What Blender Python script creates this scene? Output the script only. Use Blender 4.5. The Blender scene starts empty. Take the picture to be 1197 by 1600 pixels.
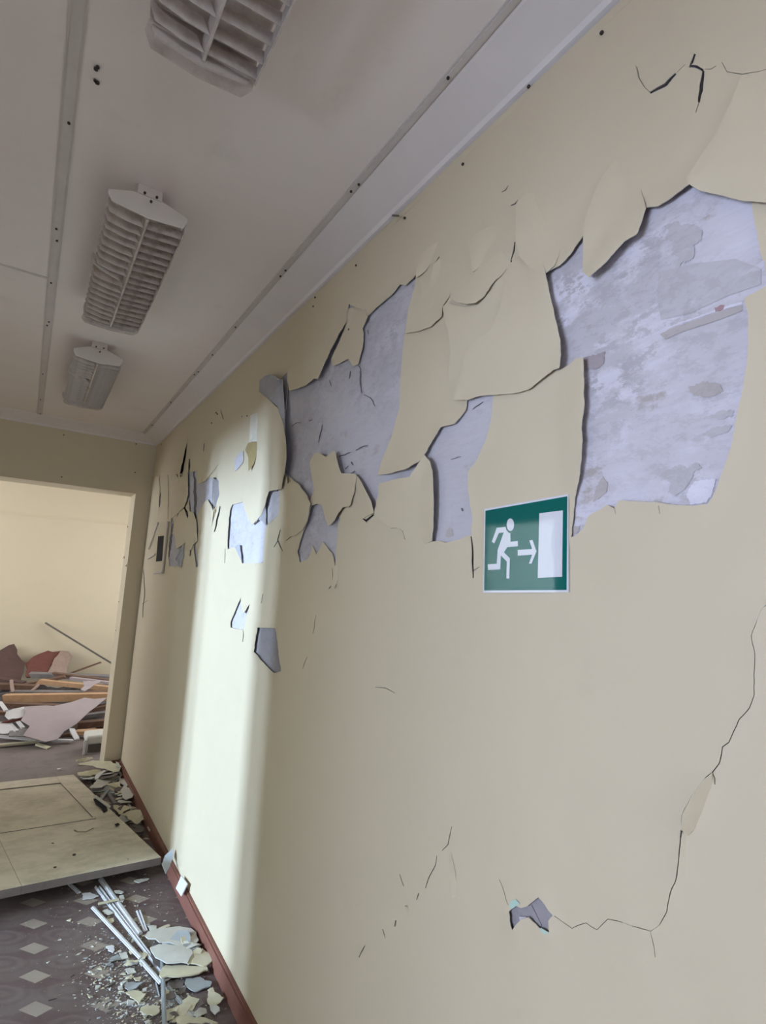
import bpy, bmesh, math, random
import numpy as np
from mathutils import Vector, Matrix
from mathutils.geometry import delaunay_2d_cdt
random.seed(7); RNG = np.random.RandomState(7)
sc = bpy.context.scene
COL = sc.collection

# ------------------------------------------------------------------ camera
CAM = np.array([-0.85, 0.0, 1.55])
FPX, YAW, PITCH, ROLL = 842.78, 0.577159, 0.146075, 0.05047
def cam_axes():
    cy, sy, cp, sp = math.cos(YAW), math.sin(YAW), math.cos(PITCH), math.sin(PITCH)
    f = np.array([sy*cp, cy*cp, sp]); r = np.array([cy, -sy, 0.0]); u = np.cross(r, f)
    cr, sr = math.cos(ROLL), math.sin(ROLL)
    return cr*r + sr*u, -sr*r + cr*u, f
CR, CU, CF = cam_axes()
cd = bpy.data.cameras.new('camera'); cam = bpy.data.objects.new('camera', cd); COL.objects.link(cam)
cd.sensor_fit = 'VERTICAL'; cd.sensor_height = 36.0; cd.sensor_width = 27.0
cd.lens = FPX/1600*36.0; cd.clip_start = 0.02
M = Matrix.Identity(4)
for i in range(3):
    M[i][0], M[i][1], M[i][2], M[i][3] = CR[i], CU[i], -CF[i], CAM[i]
cam.matrix_world = M; sc.camera = cam

# ------------------------------------------------------------------ world, lamps, exposure
w = bpy.data.worlds.new('daylight'); sc.world = w; w.use_nodes = True
w.node_tree.nodes['Background'].inputs[0].default_value = (0.75, 0.85, 1.0, 1)
w.node_tree.nodes['Background'].inputs[1].default_value = 1.0
sc.view_settings.view_transform = 'Standard'; sc.view_settings.look = 'None'
sc.view_settings.gamma = 1.0; sc.view_settings.use_curve_mapping = False
sc.view_settings.exposure = 0.22
sc.cycles.use_denoising = True
sc.cycles.max_bounces = 10; sc.cycles.diffuse_bounces = 6; sc.cycles.glossy_bounces = 4
sc.cycles.sample_clamp_indirect = 8.0
def window_light(name, loc, direction, sx, sy, power, col):
    l = bpy.data.lights.new(name, 'AREA'); l.shape = 'RECTANGLE'; l.size = sx; l.size_y = sy
    l.energy = power; l.color = col
    o = bpy.data.objects.new(name, l); COL.objects.link(o); o.location = loc
    o.rotation_euler = Vector(direction).to_track_quat('-Z', 'Y').to_euler()
    return o
# daylight entering through the window of the side room, straight across its doorway
window_light('daylight_side_room', (-6.93, 2.46, 1.90), (1, 0, 0), 0.32, 1.25, 575, (0.565, 0.76, 1.0))
window_light('daylight_side_room_sash', (-6.93, 2.92, 1.90), (1, 0, 0), 0.22, 1.25, 195, (0.565, 0.76, 1.0))
# daylight through the tall window behind the camera
window_light('daylight_corridor_window', (-1.0, -3.42, 1.6), (0, 1, 0), 1.5, 1.6, 22, (0.74, 0.86, 1.0))
# added fill light from an unseen second doorway, brightens the near wall
window_light('added_fill_second_room', (-4.6, 0.35, 1.25), (1, 0, 0), 1.7, 1.6, 130, (0.645, 0.755, 1.0))
# daylight in the room beyond
window_light('daylight_far_room', (1.34, 6.7, 1.5), (-1, 0, 0), 1.6, 1.5, 32, (0.86, 0.93, 1.0))
window_light('daylight_far_room_left', (-3.9, 6.6, 1.5), (1, 0, 0), 1.8, 1.7, 72, (0.86, 0.93, 1.0))

# ------------------------------------------------------------------ helpers
def ray(px, py): return (px-598.5)/FPX*CR - (py-800)/FPX*CU + CF
def at(px, py, ax, val):
    v = ray(px, py); return CAM + v*((val-CAM[ax])/v[ax])
def onwall(px, py, lift=0.0): return at(px, py, 0, -lift)
def onfloor(px, py, z=0.0): return at(px, py, 2, z)
def tag(o, label=None, cat=None, group=None, kind=None):
    for k, v in (('label', label), ('category', cat), ('group', group), ('kind', kind)):
        if v: o[k] = v
    return o
def link(name, me, mats, parent=None, smooth=False):
    if not isinstance(mats, (list, tuple)): mats = [mats]
    for m in mats: me.materials.append(m)
    if smooth:
        me.polygons.foreach_set('use_smooth', [True]*len(me.polygons))
    o = bpy.data.objects.new(name, me); COL.objects.link(o)
    if parent: o.parent = parent
    return o
def pydata(name, vs, fs, mats, parent=None, smooth=False, mi=None):
    me = bpy.data.meshes.new(name); me.from_pydata([tuple(map(float, v)) for v in vs], [], fs)
    if mi is not None: me.polygons.foreach_set('material_index', mi)
    me.update()
    return link(name, me, mats, parent, smooth)
def empty(name, loc=(0, 0, 0), rz=0.0):
    o = bpy.data.objects.new(name, None); COL.objects.link(o); o.location = loc; o.rotation_euler = (0, 0, rz)
    o.empty_display_size = 0.1
    return o
class MB:
    def __init__(s): s.v = []; s.f = []; s.m = []
    def add(s, vs, fs, mi=0):
        b = len(s.v); s.v += [tuple(map(float, v)) for v in vs]; s.f += [[i+b for i in f] for f in fs]; s.m += [mi]*len(fs); return s
    def hexa(s, c, mi=0):   # 8 corners: bottom 0-3 ccw, top 4-7
        return s.add(c, [[3, 2, 1, 0], [4, 5, 6, 7], [0, 1, 5, 4], [1, 2, 6, 5], [2, 3, 7, 6], [3, 0, 4, 7]], mi)
    def box(s, a, b, mi=0):
        (x0, y0, z0), (x1, y1, z1) = a, b
        return s.hexa([(x0, y0, z0), (x1, y0, z0), (x1, y1, z0), (x0, y1, z0), (x0, y0, z1), (x1, y0, z1), (x1, y1, z1), (x0, y1, z1)], mi)
    def prism(s, pts, d, mi=0):   # 3-D outline pushed along vector d
        n = len(pts); d = np.array(d)
        p = [np.array(q) for q in pts]
        return s.add(p + [q+d for q in p], [list(range(n))[::-1], list(range(n, 2*n))] + [[i, (i+1) % n, n+(i+1) % n, n+i] for i in range(n)], mi)
    def bar(s, a, b, wd, th, up=(0, 0, 1), mi=0):
        a, b, up = np.array(a, float), np.array(b, float), np.array(up, float)
        t = (b-a)/np.linalg.norm(b-a); sd = np.cross(t, up); sd /= np.linalg.norm(sd); u = np.cross(sd, t)
        q = lambda c, i, j: c + sd*wd/2*i + u*th*j
        return s.hexa([q(a, -1, 0), q(a, 1, 0), q(b, 1, 0), q(b, -1, 0), q(a, -1, 1), q(a, 1, 1), q(b, 1, 1), q(b, -1, 1)], mi)
    def build(s, name, mats, parent=None, smooth=False):
        o = pydata(name, s.v, s.f, mats, parent, smooth, s.m)
        bm = bmesh.new(); bm.from_mesh(o.data); bmesh.ops.recalc_face_normals(bm, faces=bm.faces[:]); bm.to_mesh(o.data); bm.free()
        return o
def bevel(o, wd=0.002, seg=2):
    m = o.modifiers.new('edge', 'BEVEL'); m.width = wd; m.segments = seg; m.limit_method = 'ANGLE'; return o

# ------------------------------------------------------------------ materials
class N:
    def __init__(s, name, rough=0.8, spec=0.3):
        s.m = bpy.data.materials.new(name); s.m.use_nodes = True; s.t = s.m.node_tree
        s.b = s.t.nodes['Principled BSDF']; s.b.inputs['Roughness'].default_value = rough
        s.b.inputs['Specular IOR Level'].default_value = spec
        s.co = s.t.nodes.new('ShaderNodeTexCoord').outputs['Object']
    def n(s, ty, **kw):
        x = s.t.nodes.new(ty)
        for k, v in kw.items(): setattr(x, k, v)
        return x
    def put(s, a, b):
        if isinstance(a, (int, float)): b.default_value = a
        elif isinstance(a, (tuple, list)): b.default_value = tuple(a) + ((1,) if len(a) == 3 and b.type == 'RGBA' else ())
        else: s.t.links.new(a, b)
    def mapped(s, scale=(1, 1, 1), rot=(0, 0, 0), loc=(0, 0, 0)):
        x = s.n('ShaderNodeMapping'); s.put(s.co, x.inputs[0]); x.inputs['Scale'].default_value = scale
        x.inputs['Rotation'].default_value = rot; x.inputs['Location'].default_value = loc; return x.outputs[0]
    def noise(s, sc_, det=3, rough=0.55, vec=None, dist=0.0):
        x = s.n('ShaderNodeTexNoise'); s.put(vec or s.co, x.inputs['Vector']); x.inputs['Scale'].default_value = sc_
        x.inputs['Detail'].default_value = det; x.inputs['Roughness'].default_value = rough; x.inputs['Distortion'].default_value = dist
        return x.outputs['Fac']
    def ramp(s, f, *stops):
        x = s.n('ShaderNodeValToRGB'); s.put(f, x.inputs[0]); e = x.color_ramp.elements
        while len(e) < len(stops): e.new(0.5)
        for i, (p, c) in enumerate(stops):
            e[i].position = p; e[i].color = (c, c, c, 1) if isinstance(c, (int, float)) else tuple(c) + (1,)
        return x.outputs[0]
    def mix(s, f, a, b, mode='MIX'):
        x = s.n('ShaderNodeMix', data_type='RGBA', blend_type=mode); s.put(f, x.inputs[0]); s.put(a, x.inputs[6]); s.put(b, x.inputs[7]); return x.outputs[2]
    def math(s, op, a, b=0.0, c=0.0):
        x = s.n('ShaderNodeMath', operation=op); s.put(a, x.inputs[0]); s.put(b, x.inputs[1]); s.put(c, x.inputs[2]); return x.outputs[0]
    def sep(s, v=None):
        x = s.n('ShaderNodeSeparateXYZ'); s.put(v or s.co, x.inputs[0]); return x.outputs
    def bump(s, h, strength=0.2, dist=0.01):
        x = s.n('ShaderNodeBump'); s.put(h, x.inputs['Height']); x.inputs['Strength'].default_value = strength
        x.inputs['Distance'].default_value = dist; s.t.links.new(x.outputs[0], s.b.inputs['Normal']); return s
    def color(s, c): s.put(c, s.b.inputs['Base Color']); return s
def simple(name, c, rough=0.8, var=0.12, scale=18.0, spec=0.3, bump=0.15):
    k = N(name, rough, spec); f = k.noise(scale, 4)
    k.color(k.mix(f, tuple(min(1, x*(1-var)) for x in c), tuple(min(1, x*(1+var)) for x in c)))
    if bump: k.bump(k.noise(scale*4, 3), bump, 0.004)
    return k.m

PAINT = (0.630, 0.542, 0.402)
def paint_mat(name, base=PAINT):
    k = N(name, 0.55, 0.35)
    f = k.noise(1.6, 3); g = k.noise(30, 3)
    c = k.mix(f, tuple(x*0.96 for x in base), tuple(min(1, x*1.03) for x in base))
    dirt = k.ramp(k.noise(6, 5, 0.65), (0.62, 0.0), (0.82, 0.35))
    c = k.mix(dirt, c, tuple(x*0.80 for x in base))
    k.color(c); k.bump(k.math('ADD', k.math('ADD', k.math('MULTIPLY', f, 6.0), k.math('MULTIPLY', k.noise(6.5, 2, 0.4), 3.0)), k.math('MULTIPLY', g, 0.2)), 0.22, 0.007)
    return k.m
m_paint = paint_mat('cream_oil_paint')
m_paint_far = paint_mat('cream_wall_paint', (0.61, 0.53, 0.39))
m_rim = simple('paint_edge', (0.74, 0.70, 0.58), 0.8, 0.1, 40)
m_back = simple('paint_underside', (0.40, 0.39, 0.43), 0.85, 0.12, 25)
m_crack = simple('crack_shade_and_stain', (0.055, 0.045, 0.05), 0.95, 0.3, 60)  # crack shade as a dark colour, shared with the door stains
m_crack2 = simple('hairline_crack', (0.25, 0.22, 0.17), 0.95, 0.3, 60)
def plaster_mat(name, white, grey, tan, amount):
    k = N(name, 0.9, 0.15)
    v = k.mapped((1, 1.0, 1.9))
    st = k.mapped((1, 2.2, 16))
    a = k.ramp(k.noise(5, 7, 0.7, v), (0.42, 0.0), (0.50, 1.0))
    b = k.ramp(k.noise(22, 6, 0.75, v), (0.50, 0.0), (0.58, 1.0))
    area = k.ramp(k.noise(2.4, 3, 0.5), (0.40, 0.0), (0.62, 1.0))
    c = k.mix(k.math('MULTIPLY', k.noise(7, 5, 0.6, st), 0.6), white, grey)
    c = k.mix(k.math('MULTIPLY', k.math('MULTIPLY', b, area), 0.8*amount), c, tuple(x*0.85 for x in grey))
    c = k.mix(k.math('MULTIPLY', k.math('MULTIPLY', a, area), 0.75*amount), c, grey)
    t = k.ramp(k.noise(6.5, 6, 0.65, k.mapped((1, 1.3, 2.2), loc=(0, 3.1, 1.7))), (0.60, 0.0), (0.66, 1.0))
    c = k.mix(k.math('MULTIPLY', t, 0.75*amount), c, tan)
    k.color(c); k.bump(k.math('ADD', k.noise(40, 5), k.math('MULTIPLY', b, 0.6)), 0.25, 0.004)
    return k.m
m_plaster = plaster_mat('whitewashed_plaster', (0.76, 0.72, 0.815), (0.47, 0.44, 0.47), (0.40, 0.35, 0.33), 1.0)
m_plaster_plain = plaster_mat('pale_plaster', (0.61, 0.58, 0.635), (0.46, 0.435, 0.475), (0.45, 0.40, 0.42), 0.85)
m_plaster_grey = plaster_mat('grey_plaster', (0.36, 0.33, 0.35), (0.28, 0.26, 0.28), (0.30, 0.25, 0.25), 0.5)
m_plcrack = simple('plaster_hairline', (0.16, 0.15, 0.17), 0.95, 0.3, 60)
m_oldpink = plaster_mat('old_pink_coat', (0.46, 0.40, 0.43), (0.36, 0.30, 0.31), (0.45, 0.42, 0.44), 0.8)
m_oldtan = plaster_mat('old_tan_coat', (0.52, 0.465, 0.46), (0.46, 0.42, 0.43), (0.60, 0.56, 0.62), 1.0)
m_oldred = plaster_mat('old_red_coat', (0.36, 0.20, 0.22), (0.45, 0.32, 0.34), (0.50, 0.42, 0.45), 0.8)
m_oldgrey = plaster_mat('grey_under_coat', (0.575, 0.545, 0.59), (0.49, 0.46, 0.48), (0.66, 0.63, 0.70), 1.0)
m_oldwhite = plaster_mat('white_chalk', (0.80, 0.77, 0.87), (0.68, 0.65, 0.73), (0.6, 0.56, 0.6), 0.5)
m_green_rim = simple('old_green_paint', (0.45, 0.62, 0.55), 0.8)
m_concrete = simple('rough_wall_core', (0.45, 0.43, 0.42), 0.95)
def ceiling_mat():
    k = N('ceiling_board_paint', 0.75, 0.25)
    c = k.mix(k.noise(1.2, 4), (0.80, 0.735, 0.715), (0.89, 0.82, 0.80))
    d = k.ramp(k.noise(5, 6, 0.7), (0.58, 0.0), (0.80, 0.3)); c = k.mix(d, c, (0.58, 0.53, 0.49))
    k.color(c); k.bump(k.noise(160, 2), 0.12, 0.002); return k.m
m_ceil = ceiling_mat()
m_cornice = simple('cornice_paint', (0.76, 0.71, 0.715), 0.7, 0.06, 6)
m_batten = simple('batten_paint', (0.64, 0.59, 0.575), 0.75, 0.1, 12)
m_screw = simple('rusty_screw_and_mark', (0.05, 0.04, 0.035), 0.6, 0.3, 80)
def lino_mat():
    k = N('patterned_linoleum', 0.5, 0.35)
    X, Y, Z = k.sep()
    # staggered columns of diamonds
    def cell(ox, oy, px_, py_):
        u = k.math('SUBTRACT', k.math('FRACT', k.math('ADD', k.math('DIVIDE', k.math('SUBTRACT', X, ox), px_), 100.5)), 0.5)
        v = k.math('SUBTRACT', k.math('FRACT', k.math('ADD', k.math('DIVIDE', k.math('SUBTRACT', Y, oy), py_), 100.5)), 0.5)
        return u, v
    PX, PY = 0.43, 0.19
    Y = k.math('ADD', Y, k.math('MULTIPLY', X, 0.45))
    PX, PY = 0.215, 0.19
    u, v = cell(-0.625, 3.042-0.45*0.626, PX, PY)
    au = k.math('MULTIPLY', k.math('ABSOLUTE', u), PX/0.053); av = k.math('MULTIPLY', k.math('ABSOLUTE', v), PY/0.043)
    light = k.math('LESS_THAN', k.math('ADD', au, av), 1.0)
    vs = k.math('ADD', v, 0.20); av2 = k.math('MULTIPLY', k.math('ABSOLUTE', vs), PY/0.036)
    dark = k.math('LESS_THAN', k.math('ADD', k.math('MULTIPLY', au, 0.55), av2), 1.2)
    u, v = cell(-0.625+0.1075, 3.042-0.45*0.626+0.095, PX, PY)
    r = k.math('SQRT', k.math('ADD', k.math('POWER', k.math('MULTIPLY', u, PX/0.10), 2.0), k.math('POWER', k.math('MULTIPLY', v, PY/0.075), 2.0)))
    ring = k.math('MULTIPLY', k.math('SINE', k.math('MULTIPLY', r, 13.0)), k.math('LESS_THAN', r, 1.0))
    base = k.mix(k.math('ADD', k.math('MULTIPLY', ring, 0.24), 0.5), (0.085, 0.054, 0.054), (0.160, 0.118, 0.112))
    c = k.mix(k.math('MULTIPLY', dark, 0.75), base, (0.090, 0.050, 0.053))
    c = k.mix(k.math('MULTIPLY', light, 0.9), c, (0.37, 0.315, 0.255))
    dust = k.ramp(k.noise(3.5, 6, 0.65), (0.38, 0.08), (0.72, 0.50))
    c = k.mix(dust, c, (0.22, 0.185, 0.175))
    sp = k.ramp(k.noise(120, 2, 0.6), (0.68, 0.0), (0.72, 0.5)); c = k.mix(sp, c, (0.5, 0.47, 0.45))
    k.color(c); k.bump(k.noise(90, 3), 0.1, 0.002)
    return k.m
m_lino = lino_mat()
def board_mat(name, a, b, sx=1.5, sy=30):
    k = N(name, 0.75, 0.25)
    g = k.noise(5, 5, 0.6, k.mapped((sx, sy, sy)))
    c = k.mix(g, a, b); dd = k.ramp(k.noise(9, 5, 0.7), (0.5, 0.0), (0.8, 0.5)); c = k.mix(dd, c, tuple(x*0.55 for x in a))
    k.color(c); k.bump(g, 0.2, 0.003); return k.m
m_floor_far = board_mat('worn_brown_floor', (0.15, 0.12, 0.11), (0.25, 0.21, 0.20), 1.2, 14)
m_wood_orange = board_mat('orange_raw_timber', (0.46, 0.27, 0.15), (0.60, 0.40, 0.25))
m_wood_brown = board_mat('brown_stained_timber', (0.13, 0.075, 0.055), (0.22, 0.14, 0.10))
m_wood_grey = board_mat('grey_weathered_timber', (0.17, 0.155, 0.155), (0.28, 0.26, 0.255))
m_rubble = simple('dark_rubble', (0.13, 0.115, 0.115), 0.95, 0.45, 16, 0.1, 0.8)
m_hardboard = simple('pinkish_hardboard', (0.40, 0.34, 0.35), 0.8, 0.1, 8)
m_brownboard = simple('dark_brown_fibreboard', (0.105, 0.062, 0.055), 0.9, 0.25, 14)
m_redboard = simple('red_brown_fibreboard', (0.15, 0.058, 0.048), 0.85, 0.25, 14)
m_torn = simple('torn_fibre', (0.34, 0.25, 0.21), 0.95, 0.25, 25)
m_whiteplastic = simple('white_plastic_moulding', (0.68, 0.68, 0.72), 0.4, 0.06, 20, 0.5, 0.03)
m_whiteboard = simple('white_painted_board', (0.62, 0.61, 0.62), 0.6, 0.1, 10)
m_flake_y = simple('cream_flake', (0.60, 0.56, 0.41), 0.75, 0.15, 20)
m_flake_w = simple('pale_flake', (0.58, 0.575, 0.53), 0.8, 0.15, 16)
m_flake_g = simple('grey_flake', (0.34, 0.36, 0.37), 0.85, 0.15, 20)
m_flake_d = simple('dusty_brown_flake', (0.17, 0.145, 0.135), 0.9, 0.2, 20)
m_basered = simple('red_brown_skirting_paint', (0.21, 0.085, 0.062), 0.5, 0.22, 14, 0.4)
def door_mat():
    k = N('dirty_cream_door_paint', 0.5, 0.35)
    c = k.mix(k.noise(2.5, 4), (0.66, 0.61, 0.49), (0.75, 0.70, 0.585))
    g = k.ramp(k.noise(4, 7, 0.75, k.mapped((1, 1.7, 1))), (0.42, 0.0), (0.72, 0.75)); c = k.mix(g, c, (0.33, 0.29, 0.225))
    s = k.ramp(k.noise(26, 4, 0.7), (0.68, 0.0), (0.75, 0.8)); c = k.mix(s, c, (0.12, 0.09, 0.07))
    k.color(c); k.bump(k.noise(30, 4), 0.15, 0.003); return k.m
m_door = door_mat()
m_door_edge = simple('grey_door_edge', (0.20, 0.175, 0.165), 0.85, 0.3, 22)
def lamp_mat(name, rust):
    k = N(name, 0.5, 0.4)
    c = k.mix(k.noise(9, 4), (0.50, 0.44, 0.41), (0.66, 0.60, 0.57))
    d = k.ramp(k.noise(18, 5, 0.7), (0.44, 0.0), (0.72, 0.7)); c = k.mix(d, c, (0.30, 0.24, 0.21))
    if rust:
        r = k.ramp(k.noise(11, 5, 0.7), (0.56-rust*0.12, 0.0), (0.74-rust*0.12, 0.85)); c = k.mix(r, c, (0.15, 0.075, 0.045))
    k.color(c); return k.m
m_lamp = lamp_mat('aged_white_lamp_enamel', 0.0)
m_plate = simple('lamp_end_enamel', (0.68, 0.63, 0.60), 0.5, 0.08, 14, 0.4)
m_lamp_rust = lamp_mat('rusty_lamp_enamel', 0.9)
m_green = simple('sign_green_print', (0.0, 0.118, 0.105), 0.05, 0.04, 9, 0.5, 0.0)
m_signwhite = simple('sign_white_print', (0.70, 0.70, 0.76), 0.05, 0.04, 9, 0.5, 0.0)
for _m in (m_green, m_signwhite):
    k_ = _m.node_tree; b_ = k_.nodes['Principled BSDF']; nz = k_.nodes.new('ShaderNodeTexNoise'); nz.inputs['Scale'].default_value = 14; nz.inputs['Detail'].default_value = 3
    tc = k_.nodes.new('ShaderNodeTexCoord'); k_.links.new(tc.outputs['Object'], nz.inputs['Vector'])
    bp = k_.nodes.new('ShaderNodeBump'); bp.inputs['Strength'].default_value = 0.05; bp.inputs['Distance'].default_value = 0.004
    k_.links.new(nz.outputs['Fac'], bp.inputs['Height']); k_.links.new(bp.outputs[0], b_.inputs['Normal'])
m_dark = simple('dark_void', (0.02, 0.02, 0.024), 0.9, 0.3, 30)
m_metal = simple('dull_dark_steel', (0.13, 0.115, 0.10), 0.6, 0.2, 40)
m_tan = simple('tan_paper_backing', (0.36, 0.27, 0.13), 0.85, 0.2, 25)
m_sidewall = simple('side_room_wall_paint', (0.60, 0.57, 0.48), 0.8, 0.05, 3)

# ------------------------------------------------------------------ room shell
H, YE, YF = 2.80, 5.07, 8.2
def struct(o): o['kind'] = 'structure'; return o
struct(MB().box((-2.1, -3.5, -0.1), (0.0, 5.0, 0.0)).build('floor', m_lino))
struct(MB().box((-4.0, 5.0, -0.1), (1.4, 8.3, 0.0)).build('floor_far_room', m_floor_far))
ceiling = struct(MB().box((-2.1, -3.5, H), (0.2, 5.32, H+0.1)).build('ceiling', m_ceil))
struct(MB().box((-4.1, 5.32, 2.75), (1.5, 8.3, 2.85)).build('ceiling_far_room', m_ceil))
wall_right = struct(MB().box((0.0, -3.5, 0.0), (0.2, YE+0.25, H)).build('wall_right', m_concrete))
# end wall around the opening
XJ, ZH, XL = -0.127, 2.285, -1.62
wall_end = struct(MB().box((XJ, YE, 0), (0.0, YE+0.25, H)).box((XL, YE, ZH), (XJ, YE+0.25, H)).box((-4.0, YE, 0), (XL, YE+0.25, H)).box((0.2, YE, 0), (1.4, YE+0.25, H)).build('wall_end', m_paint_far))
struct(MB().box((-4.1, YF, 0), (1.5, YF+0.1, 2.75)).build('wall_far_room_back', m_paint_far))
struct(MB().box((1.4, 5.32, 0), (1.5, YF, 2.75)).build('wall_far_room_right', m_paint_far))
struct(MB().box((-4.1, 5.32, 0), (-4.0, 5.6, 2.75)).box((-4.1, 7.6, 0), (-4.0, YF, 2.75)).box((-4.1, 5.6, 0), (-4.0, 7.6, 0.6)).box((-4.1, 5.6, 2.4), (-4.0, 7.6, 2.75)).build('wall_far_room_left', m_sidewall))
# left wall of the corridor; the second doorway is added to admit fill light
D1a, D1b, D1h = 2.30, 3.00, 2.08
D2a, D2b, D2h = -0.40, 0.92, 2.08
struct(MB().box((-2.1, -3.5, 0), (-2.0, D2a, H)).box((-2.1, D2b, 0), (-2.0, D1a, H)).box((-2.1, D1b, 0), (-2.0, YE, H))
       .box((-2.1, D2a, D2h), (-2.0, D2b, H)).box((-2.1, D1a, D1h), (-2.0, D1b, H)).build('wall_left', m_paint_far))
struct(MB().box((-2.1, -3.6, 0), (0.2, -3.5, 0.8)).box((-2.1, -3.6, 2.4), (0.2, -3.5, H)).box((-2.1, -3.6, 0.8), (-1.75, -3.5, 2.4)).box((-0.25, -3.6, 0.8), (0.2, -3.5, 2.4)).build('wall_back', m_paint_far))
# side room behind its doorway, and an unseen second room added for fill
struct(MB().box((-7.0, 1.45, -0.1), (-2.1, 4.6, 0)).build('floor_side_room', m_floor_far))
struct(MB().box((-7.0, 1.45, H), (-2.1, 4.6, H+0.1)).build('ceiling_side_room', m_sidewall))
struct(MB().box((-7.0, 1.4, 0), (-2.1, 1.5, H)).box((-7.0, 4.5, 0), (-2.1, 4.6, H))
       .box((-7.1, 1.4, 0), (-7.0, 2.2, H)).box((-7.1, 3.1, 0), (-7.0, 4.6, H)).box((-7.1, 2.2, 0), (-7.0, 3.1, 1.25)).box((-7.1, 2.2, 2.56), (-7.0, 3.1, H)).build('wall_side_room', m_sidewall))
struct(MB().box((-4.7, -0.8, -0.1), (-2.1, 1.4, 0)).build('floor_second_room', m_floor_far))
struct(MB().box((-4.7, -0.8, H), (-2.1, 1.4, H+0.1)).build('ceiling_second_room', m_sidewall))
struct(MB().box((-4.7, -0.9, 0), (-2.1, -0.8, H)).box((-4.8, -0.9, 0), (-4.7, -0.5, H)).box((-4.8, -0.5, 0), (-4.7, 1.5, 0.4)).box((-4.8, -0.5, 2.1), (-4.7, 1.5, H)).build('wall_second_room', m_sidewall))
# cornice along right wall and across the end wall: sloped strip with a rounded lower lip
def cornice(name, along, n):
    P = []
    prof = [(0.0, 0.066), (0.012, 0.062), (0.020, 0.052), (0.118, 0.008), (0.128, 0.0)]
    mb = MB(); k = len(prof)
    for (x, y, nx, ny, mx, my) in along:
        for d, h in prof: P.append((x + nx*d + mx*d, y + ny*d + my*d, H - h))
        P.append((x, y, H + 0.004))
    k += 1
    fs = [[i, i+1, k+i+1, k+i] for i in range(k-1)]
    return struct(mb.add(P, fs).build(name, m_cornice))
cornice('trim_1', [(0.0, -3.5, -1, 0, 0, 0), (0.0, YE, -1, 0, 0, -1)], 2)
cornice('trim_2', [(-2.0, YE, 0, -1, 0, 0), (0.0, YE, 0, -1, -1, 0)], 2)
def screw_or_mark(parent, pos, nrm, r=0.006):
    r *= 0.72
    nrm = np.array(nrm, float); a = np.cross(nrm, (0.3, 0.5, 0.8)); a /= np.linalg.norm(a); b = np.cross(nrm, a)
    vs = [np.array(pos) + (a*math.cos(t)+b*math.sin(t))*r for t in np.linspace(0, 2*math.pi, 9)[:-1]]
    o = MB().prism(vs, nrm*0.004).build('screw_or_mark', m_screw, parent); return o
# ceiling seam strips
def batten(name, x, wd, y0, y1, ys):
    mb = MB()
    t = struct(MB().box((x-wd/2, y0, H-0.004), (x+wd/2, y1, H)).box((x-wd/2+0.006, y0, H-0.007), (x+wd/2-0.006, y1, H-0.004)).build(name, m_batten))
    for y in ys: screw_or_mark(t, (x + 0.004*math.sin(y*40), y, H-0.0075), (0, 0, -1), 0.0055)
    return t
batten('trim_3', -0.903, 0.036, -3.5, 4.98, [1.62, 2.18, 2.26, 2.62, 3.05, 3.1, 3.9, 4.5, 4.9])
batten('trim_4', -0.135, 0.026, -3.5, 4.94, [0.9, 1.33, 1.37, 1.9, 1.95, 2.5, 2.9, 3.2, 3.26, 3.9, 4.6])
struct(MB().box((-2.0, 2.595, H-0.003), (-0.92, 2.610, H)).build('trim_5', m_batten))
# seams on the header of the end wall
for i, (px, y0, y1) in enumerate(((100, 672, 752), (212.5, 694, 771))):
    a = at(px, y0, 1, YE); b = at(px - 3 if i else px-4, y1, 1, YE)
    t = struct(MB().bar((a[0], YE, a[2]), (b[0], YE, b[2]), 0.010, 0.004, up=(0, -1, 0)).build('trim_%d' % (6+i), m_paint_far))
    for f in ((0.1, 0.92) if i == 0 else (0.0, 0.58)): screw_or_mark(t, (a[0]+(b[0]-a[0])*f, YE-0.005, a[2]+(b[2]-a[2])*f), (0, -1, 0), 0.007)
for px, py, r in ((194,871,0.016),(197.5,884,0.012),(200,823,0.010),(186,940,0.008),(181,985,0.006)):
    p = at(px, py, 0, XJ); p[1] = min(max(p[1], YE+0.03), YE+0.22); screw_or_mark(wall_end, p, (-1, 0, 0), r)  # dark chips of the jamb, drawn like screw heads
# skirting boards
bb = struct(MB().box((-0.022, -3.5, 0), (0.0, YE, 0.070)).box((-0.016, -3.5, 0.070), (0.0, YE, 0.078)).build('baseboard_right', m_basered))
struct(MB().box((XJ, YE-0.020, 0), (-0.023, YE, 0.075)).build('baseboard_end', m_basered))
struct(MB().box((-4.0, YF-0.02, 0), (1.4, YF, 0.08)).box((-4.0, YF-0.008, 2.28), (1.4, YF, 2.30)).build('baseboard_far_room', m_paint_far))

# ------------------------------------------------------------------ peeling paint of the right wall
L0 = 0.0055
def densify(pts, step_px=7.0, jit=0.7, close=True):
    """pts: (px, py, lift mm). Torn, slightly ragged outline as wall (y, z, lift m)."""
    out = []; n = len(pts)
    for i in range(n if close else n-1):
        a = np.array(pts[i], float); b = np.array(pts[(i+1) % n], float)
        d = np.hypot(*(b[:2]-a[:2])); k = max(1, int(round(d/step_px)))
        nn = np.array([-(b-a)[1], (b-a)[0]])/max(d, 1e-6)
        for j in range(k):
            q = a + (b-a)*j/k
            if j and jit: q[:2] += nn*RNG.uniform(-jit, jit)
            out.append(q)
    if not close: out.append(np.array(pts[-1], float))
    res = []
    for q in out:
        p = onwall(q[0], q[1], 0.0); res.append((p[1], p[2], q[2]/1000.0))
    return np.array(res)
def dflt(pts, d): return [(p[0], p[1], p[2] if len(p) > 2 else d) for p in pts]
def lifted(y, z, lift):
    p = np.array([0.0, y, z]); t = (CAM[0] + lift)/CAM[0]
    return CAM + (p-CAM)*t
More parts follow.
